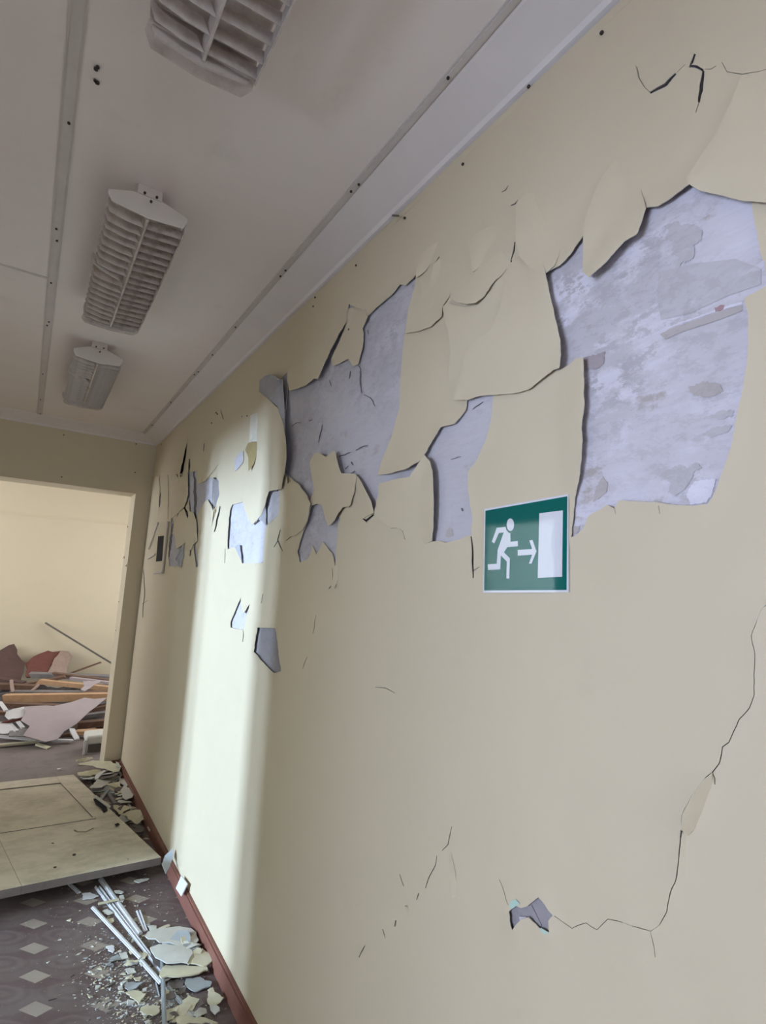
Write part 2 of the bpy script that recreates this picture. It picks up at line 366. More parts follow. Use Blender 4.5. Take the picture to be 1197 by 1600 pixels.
holes = {
 'main': [(845,436,2),(852,425,9),(873,415,9),(891,397,8),(911,368,8),(912,385,5),(911,425,9),(920,432,11),(946,409,10),(975,376,9),(995,364,9),(1003,343,7),(1009,324,7),(1028,322,8),(1052,306,9),(1077,287,10),(1085,280,3),(1130,285,3),(1165,300,2),(1174,315,2),(1179,346,2),(1185,378,2),(1189,399,2),(1195,409,2),(1198,446,2),(1180,457,2),(1163,466,3),(1169,492,4),(1169,521,4),(1168,556,4),(1161,606,3),(1150,656,3),(1142,699,2),(1129,736,2),(1120,762,2),(1113,778,2),(1105,788,2),(1079,790,4),(1044,788,5),(1018,784,5),(967,782,4),(959,794,3),(949,789,3),(920,806,2),(909,829,2),(898,838,2),(892,839,2),(898,778,3),(904,752,9),(908,720,14),(910,688,16),(908,670,16),(912,638,17),(912,606,17),(910.5,558,16),(898,561,12),(887,571,9),(875.5,577,7),(862,580,3),(852,540,1),(842,480,1)],
 'slot': [(731,622,3),(727,641,5),(710,662,7),(689,667,8),(679,682,8),(662.5,710.5,9),(671,720,9),(675.5,736,9),(677,776,9),(676.5,826,7),(675,846,5),(687.5,845,3),(697.6,848,3),(718,843,3),(730,837,3),(736,836,3),(738,808,3),(731,766,3),(731,738,3),(745,718,3),(760,685,4),(768,650,4),(771,612,3),(750,610,2)],
 'middle': [(649.5,429,5),(633.5,446,5),(624.5,444,6),(610,462,6),(592,477,7),(574,494,8),(572,486,2),(545,475,1),(543,487,3),(541,500,6),(535,510,2),(505,545,1),(480,570,1),(452,578,1),(447,584,3),(441,590,2),(430,600,1),(432,640,1),(436,690,1),(439,730,1),(446,741,1),(466,756,1),(480,774,1),(485,785,2),(492,790,1),(500,740,1),(498,712,2),(520,712,2),(528,745,2),(545,752,2),(560,765,3),(572,785,3),(584,801,3),(595,790,1),(600,765,1),(645,750,1),(664,712,5),(655,721,12),(631,734,13),(612,739,10),(590,742.5,6),(600,710,4),(610,687,4),(623,640,4),(623.5,638,4),(626.5,580,3),(632.5,520,3),(638.5,480,3),(648.5,446,3)],
 'lower_lit': [(359,798,5),(363,788,3),(380,783.7,2),(395,775,1),(410,765,1),(420,764,2),(435,765,4),(438,780,2),(434,806,3),(416,822,3),(413,840,2),(411,880,2),(378,880,3),(374,866,4),(369,854,6),(366,856,4),(355.5,858,4),(356,830,6)],
 'beneath_star': [(487,788,4),(495,775,1),(505,785,1),(520,800,1),(532,808,3),(528.5,818,4),(526.5,846,3),(523.5,886,4),(518.5,864,5),(511,855,5),(504.5,846,4),(500,856,3),(494,866,4),(488,852,4),(484,868,3),(480,874,2),(468,879,3),(464,862,6),(474,830,5),(481,812,4)],
 'tooth': [(376.5,934,4),(367,955,5),(360,972.5,5),(360,980.5,5),(370,983,3),(380,984.5,3),(386,960,3),(390.6,943.5,5),(381,958.5,7),(377,952.5,6)],
 'pentagon': [(402,980.5,6),(415,981,5),(430,981.5,5),(434,1010,3),(439,1048.7,3),(428,1051.7,5),(412,1036,6),(396,1018.6,7),(399,1000,7)],
 'socket_gap': [(802.6,1413.5,3),(814,1419,3),(824,1416,3),(832,1409,3),(841,1402,3),(851,1413.5,3),(857,1423,3),(863.7,1430.6,2),(856.6,1439,3),(858,1457.5,4),(842,1450,4),(832,1440,4),(825,1433,4),(814,1437,3),(806,1445,4),(800,1454.7,5),(796,1440,5),(794.7,1425,5)],
 'far_upper': [(294,738,3),(307,736,4),(308,750,3),(320,752,4),(328,745,3),(333,748,3),(333.5,775,3),(333,798,3),(324,782,3),(312,796,3),(306,812,4),(301,803,4),(296,798,2),(293,772,2)],
 'far_curl': [(333.5,746,16),(338,746,3),(342,752,2),(343,772,2),(337,790,3),(333.5,799,16)],
 'far_lower': [(268,807,4),(271,816,4),(269,834,4),(274,838,2),(278,856,3),(286,851,5),(280,862,6),(274,873.5,6),(279,880,4),(283,885.5,3),(264,884.5,2),(263,852,4),(266,834,4)],
 'far_sliver': [(302,848,5),(306,854,3),(310,884.5,3),(306,886.5,4),(304,868,6)],
 'far_slit': [(292,691,8),(291,708,3),(285,741,3),(281,740,22),(286,716,22)],
}
cracks = [  # (width px, dark?, points)
 (2.0,1,[(1199,944),(1190.4,951),(1181,975),(1173.8,993.6),(1179.7,1022),(1178,1053),(1178.5,1086),(1171,1106.5),(1154.8,1124),(1139,1160),(1129,1167),(1124,1193),(1113,1207),(1097,1222),(1084.7,1238),(1065.7,1274),(1064.5,1297.7),(1061,1334),(1057,1371),(1047,1396.5),(1042,1425),(1030,1446),(1017,1455),(996,1449),(964.5,1439),(950,1436),(933,1453),(916,1442),(893.5,1450.5),(866,1431)]),
 (2.0,1,[(1113.5,1208),(1117,1216),(1117,1226)]),
 (3.5,1,[(1064,1296),(1066,1300),(1063.5,1310)]),
 (6.5,1,[(1016,145),(1028,138.5),(1040,132.5),(1047,124),(1056,115)]),
 (1.2,0,[(995,104),(999,122),(1008,137),(1016,144)]),
 (1.3,0,[(1057,114),(1070.6,101)]),
 (6.0,1,[(1086,84),(1081,98),(1078,103),(1088,104),(1099,110)]),
 (6.5,1,[(1099,110),(1096,132),(1092,160)]),
 (1.5,0,[(1092,160),(1087,176)]), (1.5,0,[(1101,108),(1110,108),(1119,103)]),
 (1.5,0,[(1128,97),(1136,112),(1160,116),(1185,112),(1197,108)]),
 (3.6,1,[(736,838),(738.6,864.6),(739,891.5),(739.5,903)]), (1.5,1,[(740,892),(749,885.6)]),
 (2.2,1,[(610,825),(624,824),(630,829.5),(633,843)]),
 (4.5,1,[(566,809),(572,814),(584,804)]),
 (2.2,1,[(438,828),(434,843),(442,861)]), (1.8,1,[(466,825),(458,836),(447,845)]), (1.6,1,[(434,845),(428,855)]),
 (1.3,0,[(494,960.5),(489,990.6)]), (1.3,0,[(480,1026.6),(473,1044.7)]), (1.2,0,[(411,928),(408,943)]),
 (2.8,1,[(804.5,378),(803,392),(798,408)]), (3,1,[(798,408),(806,412)]),
 (2.2,1,[(809,313),(804,319),(798,321)]), (2,1,[(794,290),(790,297),(784,300)]), (2.2,1,[(785,426),(780,435)]),
 (2,1,[(686.5,401),(681,409)]),
 (1.6,0,[(706,1291),(700,1320),(691,1329)]), (1.8,0,[(682.5,1337),(680.6,1352),(670.5,1370),(665,1388)]),
 (1.8,0,[(654,1396),(651,1406)]), (2.2,0,[(618.5,1438),(617,1448)]), (1.6,0,[(598,1452),(602,1466)]), (2,0,[(570,1478),(561,1496)]),
 (1.6,0,[(624.6,1366),(631,1385)]), (1.3,0,[(586.6,1074),(603,1075),(617,1083)]), (1.3,0,[(637,1415),(632,1416)]),
 (1.2,0,[(780,1374),(788,1395),(794,1414)]), (1.2,0,[(1016,1456),(1022,1480),(1024,1496)]),
 (3.2,1,[(296,717),(295,739)]), (3.0,1,[(253.5,760),(251,776),(249.5,792)]),
 (3.4,1,[(294,772),(292,784),(288,793),(292,800),(293,810)]), (3.0,1,[(344,791),(339,812),(335,831)]),
 (2,1,[(308,816),(309,844)]), (2.2,1,[(279,800),(277,811)]), (2.6,1,[(299,852),(297,869)]),
 (1.5,1,[(276,742),(278,748)]), (1.6,0,[(224,890),(226,930),(223,965)]), (1.2,0,[(222,944),(231,938)]),
 (1.2,0,[(352,857),(351,880)]), (1.4,0,[(380,985),(379,1003)]), (1.3,0,[(960,794),(962,803)]), (1.0,0,[(1029,790),(1031,803)]),
 (1.5,1,[(960,793),(961,800)]), (2,1,[(438,757),(434,768)]), (1.6,1,[(519,887),(522,918)]), (1.6,1,[(517,916),(514,920)]),
 (1.4,0,[(319,693),(318,705)]), (1.6,1,[(349,655),(345,640)]), (2.2,1,[(408,643),(412,650)]),
]
def strip_poly(pts, wpx):
    p = np.array(pts, float); n = len(p); t = np.gradient(p, axis=0) if n > 1 else p
    t /= np.linalg.norm(t, axis=1)[:, None]; nn = np.stack([-t[:, 1], t[:, 0]], 1)
    q = np.linspace(0, 1, n); wv = wpx*(0.45 + 0.55*np.sin(math.pi*np.clip(q, 0.08, 0.92)))/2 if n > 2 else np.array([wpx*0.5, wpx*0.35])[:n]
    a = p + nn*wv[:, None]; b = p - nn*wv[:, None]
    return np.concatenate([a, b[::-1]])
def subdiv(pts, jit=0.8, step=9):
    o = []
    for a, b in zip(pts[:-1], pts[1:]):
        a, b = np.array(a, float), np.array(b, float); k = max(1, int(np.hypot(*(b-a))/step))
        for j in range(k): o.append(a + (b-a)*j/k + (RNG.uniform(-jit, jit, 2) if j else 0))
    o.append(np.array(pts[-1], float)); return o
hole_wall = {k: densify(v) for k, v in holes.items()}
crack_wall = []
for wpx, dk, pts in cracks:
    poly = strip_poly(subdiv(pts), wpx)
    crack_wall.append(np.array([(*onwall(x, y)[1:], 0.0012 if dk else 0.0001) for x, y in poly]))
# base lift field: the sheet curls off the plaster near its torn edges
ctrl = np.concatenate(list(hole_wall.values()) + [c for c in crack_wall])
def base_lift(yz):
    yz = np.asarray(yz); out = np.zeros(len(yz))
    for i in range(0, len(yz), 2000):
        d = np.linalg.norm(yz[i:i+2000, None, :] - ctrl[None, :, :2], axis=2)
        R = 0.016 + ctrl[None, :, 2]*3.5
        f = np.clip(1 - d/R, 0, 1); f = f*f*(3-2*f)
        out[i:i+2000] = (ctrl[None, :, 2]*f).max(axis=1)
    y, z = yz[:, 0], yz[:, 1]      # gentle blisters of the loose sheet
    und = 0.0022*(np.sin(y*7.1+z*3.0) + np.sin(y*3.3-z*8.7+1.0) + np.sin(y*13+z*11+2.0)*0.5)
    und *= np.exp(-((z-2.1)/0.55)**2)
    return L0 + out + np.maximum(und, -0.003)
def in_poly(P, poly):
    x, y = P[:, 0], P[:, 1]; ins = np.zeros(len(P), bool); n = len(poly); j = n-1
    for i in range(n):
        xi, yi, xj, yj = poly[i, 0], poly[i, 1], poly[j, 0], poly[j, 1]
        c = ((yi > y) != (yj > y)) & (x < (xj-xi)*(y-yi)/(yj-yi+1e-15) + xi); ins ^= c; j = i
    return ins
def tri2d(P, nb=None):
    nb = nb or len(P)
    vs, es, fs, ov, oe, of = delaunay_2d_cdt([Vector(p) for p in P], [], [list(range(nb))], 0, 1e-6, True)
    V = np.array([(v.x, v.y) for v in vs]); c = np.array([V[f].mean(axis=0) for f in fs])
    k = in_poly(c, np.array(P[:nb]))
    return vs, [f for f, q in zip(fs, k) if q]
def solid(o, th):
    m = o.modifiers.new('thickness', 'SOLIDIFY'); m.thickness = th; m.offset = -1.0
    m.material_offset = 1; m.material_offset_rim = 2; m.use_quality_normals = True
    e = o.modifiers.new('sharp_edges', 'EDGE_SPLIT'); e.split_angle = 0.9
def paint_sheet():
    rect = np.array([(-3.5, 0.07), (YE, 0.07), (YE, 2.737), (-3.5, 2.737)])
    pts = [tuple(r) for r in rect]; faces = [[0, 1, 2, 3]]
    polys = list(hole_wall.values()) + crack_wall
    for h in polys:
        b = len(pts); pts += [(a[0], a[1]) for a in h]; faces.append(list(range(b, b+len(h))))
    g = []
    for y in np.arange(-3.4, 5.0, 0.12):
        for z in np.arange(0.17, 2.7, 0.12):
            if not (0.2 < y): g.append((y, z))
    for y in np.arange(0.22, 5.05, 0.026):
        for z in np.arange(1.15, 2.72, 0.026): g.append((y, z))
    for y in np.arange(0.22, 5.05, 0.05):
        for z in np.arange(0.12, 1.14, 0.05): g.append((y, z))
    for y in np.arange(0.3, 1.9, 0.014):
        for z in np.arange(0.75, 1.6, 0.014):
            if np.abs(ctrl[:, :2]-(y, z)).max(axis=1).min() < 0.035: g.append((y, z))
    g = np.array(g) + RNG.uniform(-0.004, 0.004, (len(g), 2))
    pts += [tuple(q) for q in g]
    vs, es, fs, ov, oe, of = delaunay_2d_cdt([Vector(p) for p in pts], [], faces, 0, 1e-6, True)
    V = np.array([(v.x, v.y) for v in vs])
    cent = np.array([V[f].mean(axis=0) for f in fs])
    keep = (cent[:, 0] > -3.5) & (cent[:, 0] < YE)
    for h in polys: keep &= ~in_poly(cent, h)
    L = base_lift(V)
    P = [lifted(V[i, 0], V[i, 1], L[i]) for i in range(len(V))]
    F = []
    for f, k in zip(fs, keep):
        if not k: continue
        a, b, c = V[f[0]], V[f[1]], V[f[2]]
        ccw = (b[0]-a[0])*(c[1]-a[1]) - (b[1]-a[1])*(c[0]-a[0]) > 0
        F.append(list(f)[::-1] if ccw else list(f))
    o = pydata('paint_layer', P, F, [m_paint, m_back, m_rim], wall_right, True)
    solid(o, 0.0016); o['label'] = 'cream painted sheet torn open around the bare plaster'
    return o
paint_sheet()
# exposed plaster under every hole
hole_mat = {'main': m_plaster, 'pentagon': m_plaster_grey, 'socket_gap': m_plaster_grey, 'far_slit': m_crack, 'far_curl': m_plaster_grey}  # far_slit and far_curl are coloured dark for the shade in their gaps
hole_lab = {'main': 'large bare plaster area mottled lavender white and grey', 'pentagon': 'five-sided bare grey plaster patch', 'socket_gap': 'small bare grey plaster gap low on the wall'}
for i, (k, h) in enumerate(hole_wall.items()):
    c = h[:, :2].mean(axis=0); big = 0.05
    q = h[:, :2][::2]
    # grow the outline a little so the patch runs on beneath the paint
    t = np.roll(q, -1, 0) - np.roll(q, 1, 0); nn = np.stack([t[:, 1], -t[:, 0]], 1); nn /= np.linalg.norm(nn, axis=1)[:, None]+1e-9
    area = 0.5*np.sum(q[:, 0]*np.roll(q[:, 1], -1) - q[:, 1]*np.roll(q[:, 0], -1))
    q = q + nn*(0.012 if area > 0 else -0.012)
    vs, fs = tri2d(q)
    x = -0.0008 - 0.00015*i
    V = [(x, v.x, v.y) for v in vs]
    F = []
    for f in fs:
        a, b, c3 = V[f[0]], V[f[1]], V[f[2]]
        ccw = (b[1]-a[1])*(c3[2]-a[2]) - (b[2]-a[2])*(c3[1]-a[1]) > 0
        F.append(list(f)[::-1] if ccw else list(f))
    o = pydata('bare_plaster', V, F, hole_mat.get(k, m_plaster_plain), wall_right)
    o['label'] = hole_lab.get(k, '') or 'bare pale plaster'
# fine cracks and leftovers of older coats on the bare plaster
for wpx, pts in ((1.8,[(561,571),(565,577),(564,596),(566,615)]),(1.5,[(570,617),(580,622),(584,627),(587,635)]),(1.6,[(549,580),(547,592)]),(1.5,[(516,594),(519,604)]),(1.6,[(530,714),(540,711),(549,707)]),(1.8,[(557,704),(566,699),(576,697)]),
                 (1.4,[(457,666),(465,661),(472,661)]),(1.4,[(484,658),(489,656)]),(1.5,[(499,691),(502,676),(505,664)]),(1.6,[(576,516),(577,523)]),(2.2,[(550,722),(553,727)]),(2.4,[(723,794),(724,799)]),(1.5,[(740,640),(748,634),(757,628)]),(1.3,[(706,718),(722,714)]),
                 (4.5,[(304,737),(305.5,760),(306,790),(306.5,812)]), (3.0,[(271,818),(268,845),(265,870)]), (1.4,[(548,741),(556,736)]),(1.6,[(541,733),(546,728)])):  # two wide ones paint the shade of gaps between the far flakes
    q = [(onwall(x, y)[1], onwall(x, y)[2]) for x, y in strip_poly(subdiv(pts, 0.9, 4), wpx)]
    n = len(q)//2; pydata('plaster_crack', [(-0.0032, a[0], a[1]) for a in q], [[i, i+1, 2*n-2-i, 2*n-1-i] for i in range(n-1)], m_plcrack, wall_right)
for mt, pts, lb in ((m_oldpink, [(913,560),(930,555),(946,549),(946,560),(945,568),(938,575),(918,578)], 'pinkish leftover of an older coat'),
    (m_oldtan, [(1032,523),(1049,514),(1081,503),(1118,490),(1145,482),(1161,477),(1161,486),(1134,497),(1105,507),(1065,520),(1041,531)], 'slanting tan streak of an older coat'),
    (m_oldwhite, [(1036,516),(1065,504),(1105,490),(1145,476),(1160,472),(1160,476),(1118,488),(1081,501),(1049,512)], 'slanting white ridge'),
    (m_oldred, [(1117,481),(1125,478),(1133,477),(1131,484),(1119,488)], 'small red leftover'),
    (m_oldtan, [(943.5,744),(951,757),(949,769),(937,780),(928,785),(929,773),(936,754)], 'tan leftover low at the left'),
    (m_oldtan, [(1076,606),(1100,596),(1125,600),(1131,611),(1110,622),(1085,618)], 'tan leftover in the middle'),
    (m_oldgrey, [(1039,354),(1050,350),(1060,345),(1064,352),(1085,350),(1099,362),(1096,378),(1084,384),(1088,398),(1080,407),(1066,412),(1058,430),(1056,420),(1062,405),(1050,392),(1054,380),(1040,372),(1046,362)], 'ragged grey gouge near the top'),
    (m_oldgrey, [(1062,726),(1075,732),(1088,722),(1098,730),(1086,738),(1080,752),(1068,768),(1056,776),(1044,770),(1050,756),(1040,750),(1030,744),(1046,734)], 'ragged grey gouge near the bottom'),
    (m_oldwhite, [(1073,772),(1085,754),(1100,750),(1121,748),(1113,774),(1105,786),(1079,788)], 'white corner at the bottom right'),
    (m_oldgrey, [(1108,652),(1128,642),(1148,640),(1146,650),(1124,656)], 'grey streak at the right'), (m_oldgrey, [(1098,678),(1118,668),(1144,664),(1140,674),(1112,684)], 'grey streak at the right'),
    (m_oldgrey, [(1030,425),(1090,412),(1150,405),(1190,420),(1190,445),(1140,462),(1080,490),(1034,500),(1028,470)], 'broad smooth grey area'),
    (m_oldtan, [(699,829),(704,824),(708,829),(709,838),(703,841),(697.5,839)], 'tan leftover'), (m_oldtan, [(897,822),(908,822),(906,831),(897,837),(893,837)], 'tan leftover at the lower tip')):
    ar = np.array(pts, float); thin = min(np.ptp(ar[:, 0]), np.ptp(ar[:, 1])) < 9 or len(pts) == 11 or len(pts) == 9
    q = densify([(x, y, 0) for x, y in pts], 3.0, 0.35 if thin else 1.5)[:, :2]
    vs, fs = tri2d([tuple(a) for a in q]); V = [(-0.0012-0.00003*(len(lb) + int(pts[0][0])%7), v.x, v.y) for v in vs]; F = []
    for f in fs:
        a, b, c3 = V[f[0]], V[f[1]], V[f[2]]
        F.append(list(f)[::-1] if (b[1]-a[1])*(c3[2]-a[2]) - (b[2]-a[2])*(c3[1]-a[1]) > 0 else list(f))
    pydata('old_coat', V, F, mt, wall_right)['label'] = lb
# dark strips behind the slits, painting in the shade of the cracks
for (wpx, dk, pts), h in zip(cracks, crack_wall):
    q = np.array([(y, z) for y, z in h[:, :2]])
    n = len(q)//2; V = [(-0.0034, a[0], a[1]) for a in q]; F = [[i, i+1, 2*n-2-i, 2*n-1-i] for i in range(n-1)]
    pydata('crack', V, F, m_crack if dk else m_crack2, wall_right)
# loose flakes that lie over the sheet: (px, py, lift above the sheet in mm)
def flap(pts, label=None, mats=None, d=3.0, grid=0.016, th=0.0014, name='paint_flake', jit=0.5, absolute=False):
    b = densify(dflt(pts, d), 6.0, jit)
    B = b[:, :2]; lo, hi = B.min(axis=0), B.max(axis=0)
    g = np.array([(y, z) for y in np.arange(lo[0], hi[0], grid) for z in np.arange(lo[1], hi[1], grid)]) if hi[0]-lo[0] > grid and hi[1]-lo[1] > grid else np.zeros((0, 2))
    if len(g):
        g = g[in_poly(g, b)]
    if len(g):
        dm = np.linalg.norm(g[:, None]-B[None], axis=2).min(axis=1); g = g[dm > grid*0.45]
    P2 = [tuple(a) for a in B] + [tuple(a) for a in g]
    vs, fs = tri2d(P2, len(B))
    V = np.array([(v.x, v.y) for v in vs])
    D = np.linalg.norm(V[:, None]-B[None], axis=2) + 1e-4; W = 1/D**3
    L = (W*b[None, :, 2]).sum(axis=1)/W.sum(axis=1)
    L = L + (0 if absolute else base_lift_smooth(V) + 0.0012)
    P = [lifted(V[i, 0], V[i, 1], L[i]) for i in range(len(V))]
    F = []
    for f in fs:
        a, b_, c = V[f[0]], V[f[1]], V[f[2]]
        ccw = (b_[0]-a[0])*(c[1]-a[1]) - (b_[1]-a[1])*(c[0]-a[0]) > 0
        F.append(list(f)[::-1] if ccw else list(f))
    o = pydata(name, P, F, mats or [m_paint, m_back, m_rim], wall_right, True)
    solid(o, th)
    if label: o['label'] = label
    return o
def base_lift_smooth(V):
    y, z = V[:, 0], V[:, 1]
    und = 0.0022*(np.sin(y*7.1+z*3.0) + np.sin(y*3.3-z*8.7+1.0) + np.sin(y*13+z*11+2.0)*0.5)*np.exp(-((z-2.1)/0.55)**2)
    d = np.linalg.norm(V[:, None]-ctrl[None, :, :2], axis=2); R = 0.018 + ctrl[None, :, 2]*4.5
    f = np.clip(1-d/R, 0, 1); f = f*f*(3-2*f)
    return L0 + np.maximum(und, -0.003) + (ctrl[None, :, 2]*f).max(axis=1)*0.85
E_ = -2.5   # sunk: that side is still attached
flap([(700,440,E_),(690,455,E_),(676,470,E_),(640,480,6.1),(633,521,4),(655,517,7.8),(672,511,7.8),(690,494,6.1),(691,478,4.4),(701,464,2.7),(705,450,E_)], None)
flap([(1158.6,117,1),(1150,138,6.1),(1143,158,9.5),(1118,210.5,8),(1096,241,11),(1072.5,278,14),(1076,287,14),(1092,297,13),(1125,305,11),(1161,314,9),(1200,316,11.2),(1300,316,E_),(1300,100,E_),(1230,108,E_),(1180,116,E_)], 'big front sheet overlapping the upper right')
flap([(965,240,E_),(935,285,6.1),(920,325,9.5),(911.5,350,6),(910.5,425,8),(920,433,14.6),(946,410,12.9),(975,377,11.2),(995,365,9.5),(1003,344,7.8),(1009,325,6.1),(1000,290,E_),(985,262,E_)], 'hanging tongue at the top edge of the large bare area')
flap([(840,300,E_),(820,303,2.7),(809,315,6.1),(805.5,325,5),(806,350,9.5),(806,378,9.5),(813,402,6.1),(830,420,6.1),(852,427,6.1),(866,415,2.7),(880,380,E_),(870,330,E_)], None)
flap([(795,365,E_),(770,352,0),(750,360,6.1),(731,378,7.8),(735,400,6.1),(738,425,4.4),(752,416,E_),(768,400,E_),(790,385,E_)], None)
flap([(690,400,E_),(677,414,7.8),(674,428,7.8),(655,436,4.4),(660,470,E_),(690,460,E_),(700,420,E_)], None)
flap([(690,375,E_),(668,387,4.4),(656,400,7.8),(650,423,9.5),(650,434,7.8),(664,424,2.7),(680,405,E_)], None)
# strip curling upwards with open mouth beneath
flap([(701.5,463,13),(728,449,9),(740,433,6),(768,403,3),(785,392,1),(797,402,E_),(797,412,E_),(785,428,2),(770,442,5),(757,462,9),(743,473,14),(728,475,17),(712,471,17)], 'pale strip curling off with dark slit below')
# second layer and the big front flake A
flap([(691,478,12),(700,474,10),(712,477,7),(730,480,5),(748,476,4),(770,450,2),(790,420,E_),(815,450,E_),(800,520,E_),(760,590,E_),(718,610,E_),(703,600,E_),(701,575,4),(704,548,9),(700,518,12),(694,495,13)], None)
flap([(800,408,0),(795,420,2),(788,450,3),(780,485,10),(765,518,13),(738,535,15),(726,557,15),(720,583,14),(708,624,14),(731,625,10),(750,618.5,10),(770,617,9),(800,615,8),(825,609,8),(840,597,9),(864,578,12),(873,575,16),(876,554,19),(875,530,20),(870.6,510,19),(860.6,468,15),(852,427,9),(846,400,2),(840,375,E_),(820,390,E_)], 'large cream flake standing off beside the main bare area', d=6)
# left cluster
flap([(449,579,14),(464,567,10),(477,555,12),(479,541,10),(489,540,10),(508,523,9),(519,503,6),(525,488,2),(532,482,E_),(540,484,E_),(542,490,3),(540,504,8),(528,524,13),(514,552,18),(496,592,22),(490,591.5,20),(476,603,18),(452,611,18),(449,596,17)], 'cream tongue with curled lower end')
flap([(545,482,E_),(543,490,1),(541,505,3),(531,533,5),(517,560,8),(520,572,8),(532,567,7),(544,560.5,7),(552,572,7),(559,569,8),(566,544,8),(568,521,7),(566,513,6),(574,495,5),(570,478,E_)], None)
flap([(395,610,E_),(404,611,8),(424,628,26),(435,638,32),(441,658,32),(446,684,30),(447,716,26),(444,740,22),(439,764,16),(420,768,12),(418,774,12),(414,790,13),(408,805,13),(400,814,12),(394,820,10),(387,808,8),(382,796,5),(378,775,E_),(365,740,E_),(370,690,E_),(385,650,E_)], 'wide sheet bulging off the wall with curled right edge', d=10)
flap([(404.5,609,6),(405,595,16),(413,588,26),(421,585,34),(429,587,36),(436,594,38),(441,592,26),(443,620,22),(445,660,20),(445.5,682,20),(441,656,30),(435,637,30),(424,627,24),(411,617,12)], 'curled-over corner showing its grey underside', mats=[m_back, m_back, m_rim], name='curled_flake')
flap([(440,592,4),(445,584,6),(449,588,6),(449.5,612,3),(445,650,3),(444,625,4)], None, mats=[m_back, m_back, m_rim], name='curled_flake')
flap([(440,742,3),(444,741,6),(448,744,8),(449,756,9),(456,750.5,10),(468,758,12),(480,776,15),(485,787,16),(482,803,14),(479,816,12),(472,828,8),(460,838,1),(447,838,E_),(438,815,E_),(436,780,1)], 'leaf-shaped flake with pointed right side')
flap([(484,722,12),(490,710,14),(497.5,707,15),(509,714,14),(522.5,703.5,17),(526.5,719,18),(532.5,739,17),(554.6,740.5,15),(556.5,742,14),(553,770,15),(547,789,15),(544,792,14),(535,793,13),(528.5,802,13),(522,814,13),(513,822,13),(508,812,9),(503,790,5),(495,787,5),(487,790,6),(484,783,6),(491,766,6),(487,745,8)], 'star-shaped flake standing off the plaster', d=9)
flap([(556,742,12),(561,748,13),(570,764,13),(579.5,783,12),(584,801,9),(574,806,2),(560,815,E_),(535,822,E_),(530,808,1),(538,795,4),(546,790,5),(552,772,8)], None)
flap([(592,756,13),(612,750,12),(640,744.5,12),(650,730,10),(657,719,9),(663,711.5,9),(672,722,9),(675.5,736,9),(677,776,9),(676.5,826,7),(674,846,4),(662,851,E_),(640,846,E_),(633,842,1),(630,830,3),(624,825,4),(610,825,4),(600,818,6),(588,806,9),(584.5,801,10),(591,771,12)], 'square flake with folded left edge', d=5)
# far cluster near the end wall
flap([(233,748,3),(240,744,6),(249,744,6),(250,762,3),(248,792,2),(247,812,E_),(242,812,E_),(240,780,2)], None)
flap([(252,760,4),(256,746,3),(262,742,2),(263,770,3),(262,812,2),(252,812,E_),(250,792,4)], None)
flap([(264,746,5),(270,742,6),(275,741,6),(279,748,4),(293,738,3),(294,772,5),(291,784,6),(288,792,5),(280,800,4),(272,807,3),(265,812,2),(264,780,4)], None)
flap([(275,812,4),(280,800,5),(288,795,5),(293,810,6),(300,797,7),(306,812,7),(307,830,6),(308,846,5),(302,850,6),(298,860,5),(290,848,5),(284,852,5),(276,858,3),(273,838,3)], 'fringed flake hanging near the end wall')
flap([(312,797,3),(318,786,4),(324,780,6),(330,790,5),(333,800,4),(330,830,E_),(318,850,E_),(310,840,E_)], None)
flap([(283,886,2),(274,873,6),(280,862,7),(287,851,6),(287,870,2)], None, mats=[m_back, m_back, m_rim])
flap([(355,700,E_),(345,720,E_),(330,740,2),(320,752,5),(307,757,4),(312,730,1),(320,700,E_),(345,660,E_)], None)
# pale strip, tan-backed flake and its pale scar on the bulging sheet
flap([(391,650,14),(400,645,8),(409,647,8),(407,668,8),(404,690,9),(396,690,10),(389,691,20),(390,670,22)], 'pale loose strip', mats=[simple('fresh_paint_layer', (0.66, 0.61, 0.53), 0.7), m_back, m_rim])
flap([(388,692,14),(393,691,14),(401,690,12),(400,712,12),(396,725,14),(388,736.5,20),(388,715,18),(383,703,14)], 'tan-backed hanging flake', mats=[m_tan, m_tan, m_rim])
flap([(380,704,3),(380,722,3),(372,732,2),(366.5,737,2),(367,718,2),(372,710,2)], 'pale lavender scar', mats=[m_plaster_plain, m_back, m_rim])
flap([(416.5,776,6),(415.5,800,3),(415.5,822,2),(410,815,2),(404,812,5),(399,818,9),(408,804,12),(414,790,12)], None, mats=[m_back, m_back, m_rim])
flap([(367,855,6),(371,851,7),(375,852,6),(377,866,3),(378,880,1),(373,868,4)], None, mats=[m_back, m_back, m_rim])
# lower right blister beside the long crack, and small blisters
flap([(1113,1208,3),(1097,1222,8),(1085,1238,11),(1066,1274,13),(1064.5,1297,12),(1075,1306,3),(1090,1290,E_),(1103,1260,E_),(1115,1226,E_)], 'bright blister opening along the long crack')
flap([(1076,1300,E_),(1066,1301,2),(1062,1334,2),(1058,1371,2),(1075,1370,E_)], None)
flap([(702,1322,E_),(706,1340,1.2),(711,1365,1.5),(716,1398,E_),(706,1405,1.5),(702,1370,1.2)], None)
flap([(630,1416,E_),(637,1418,1.2),(640,1440,E_),(633,1446,E_)], None)
flap([(523,884,1),(520,905,3),(518,918,4),(522,920,4),(530,900,E_),(532,886,E_)], None)
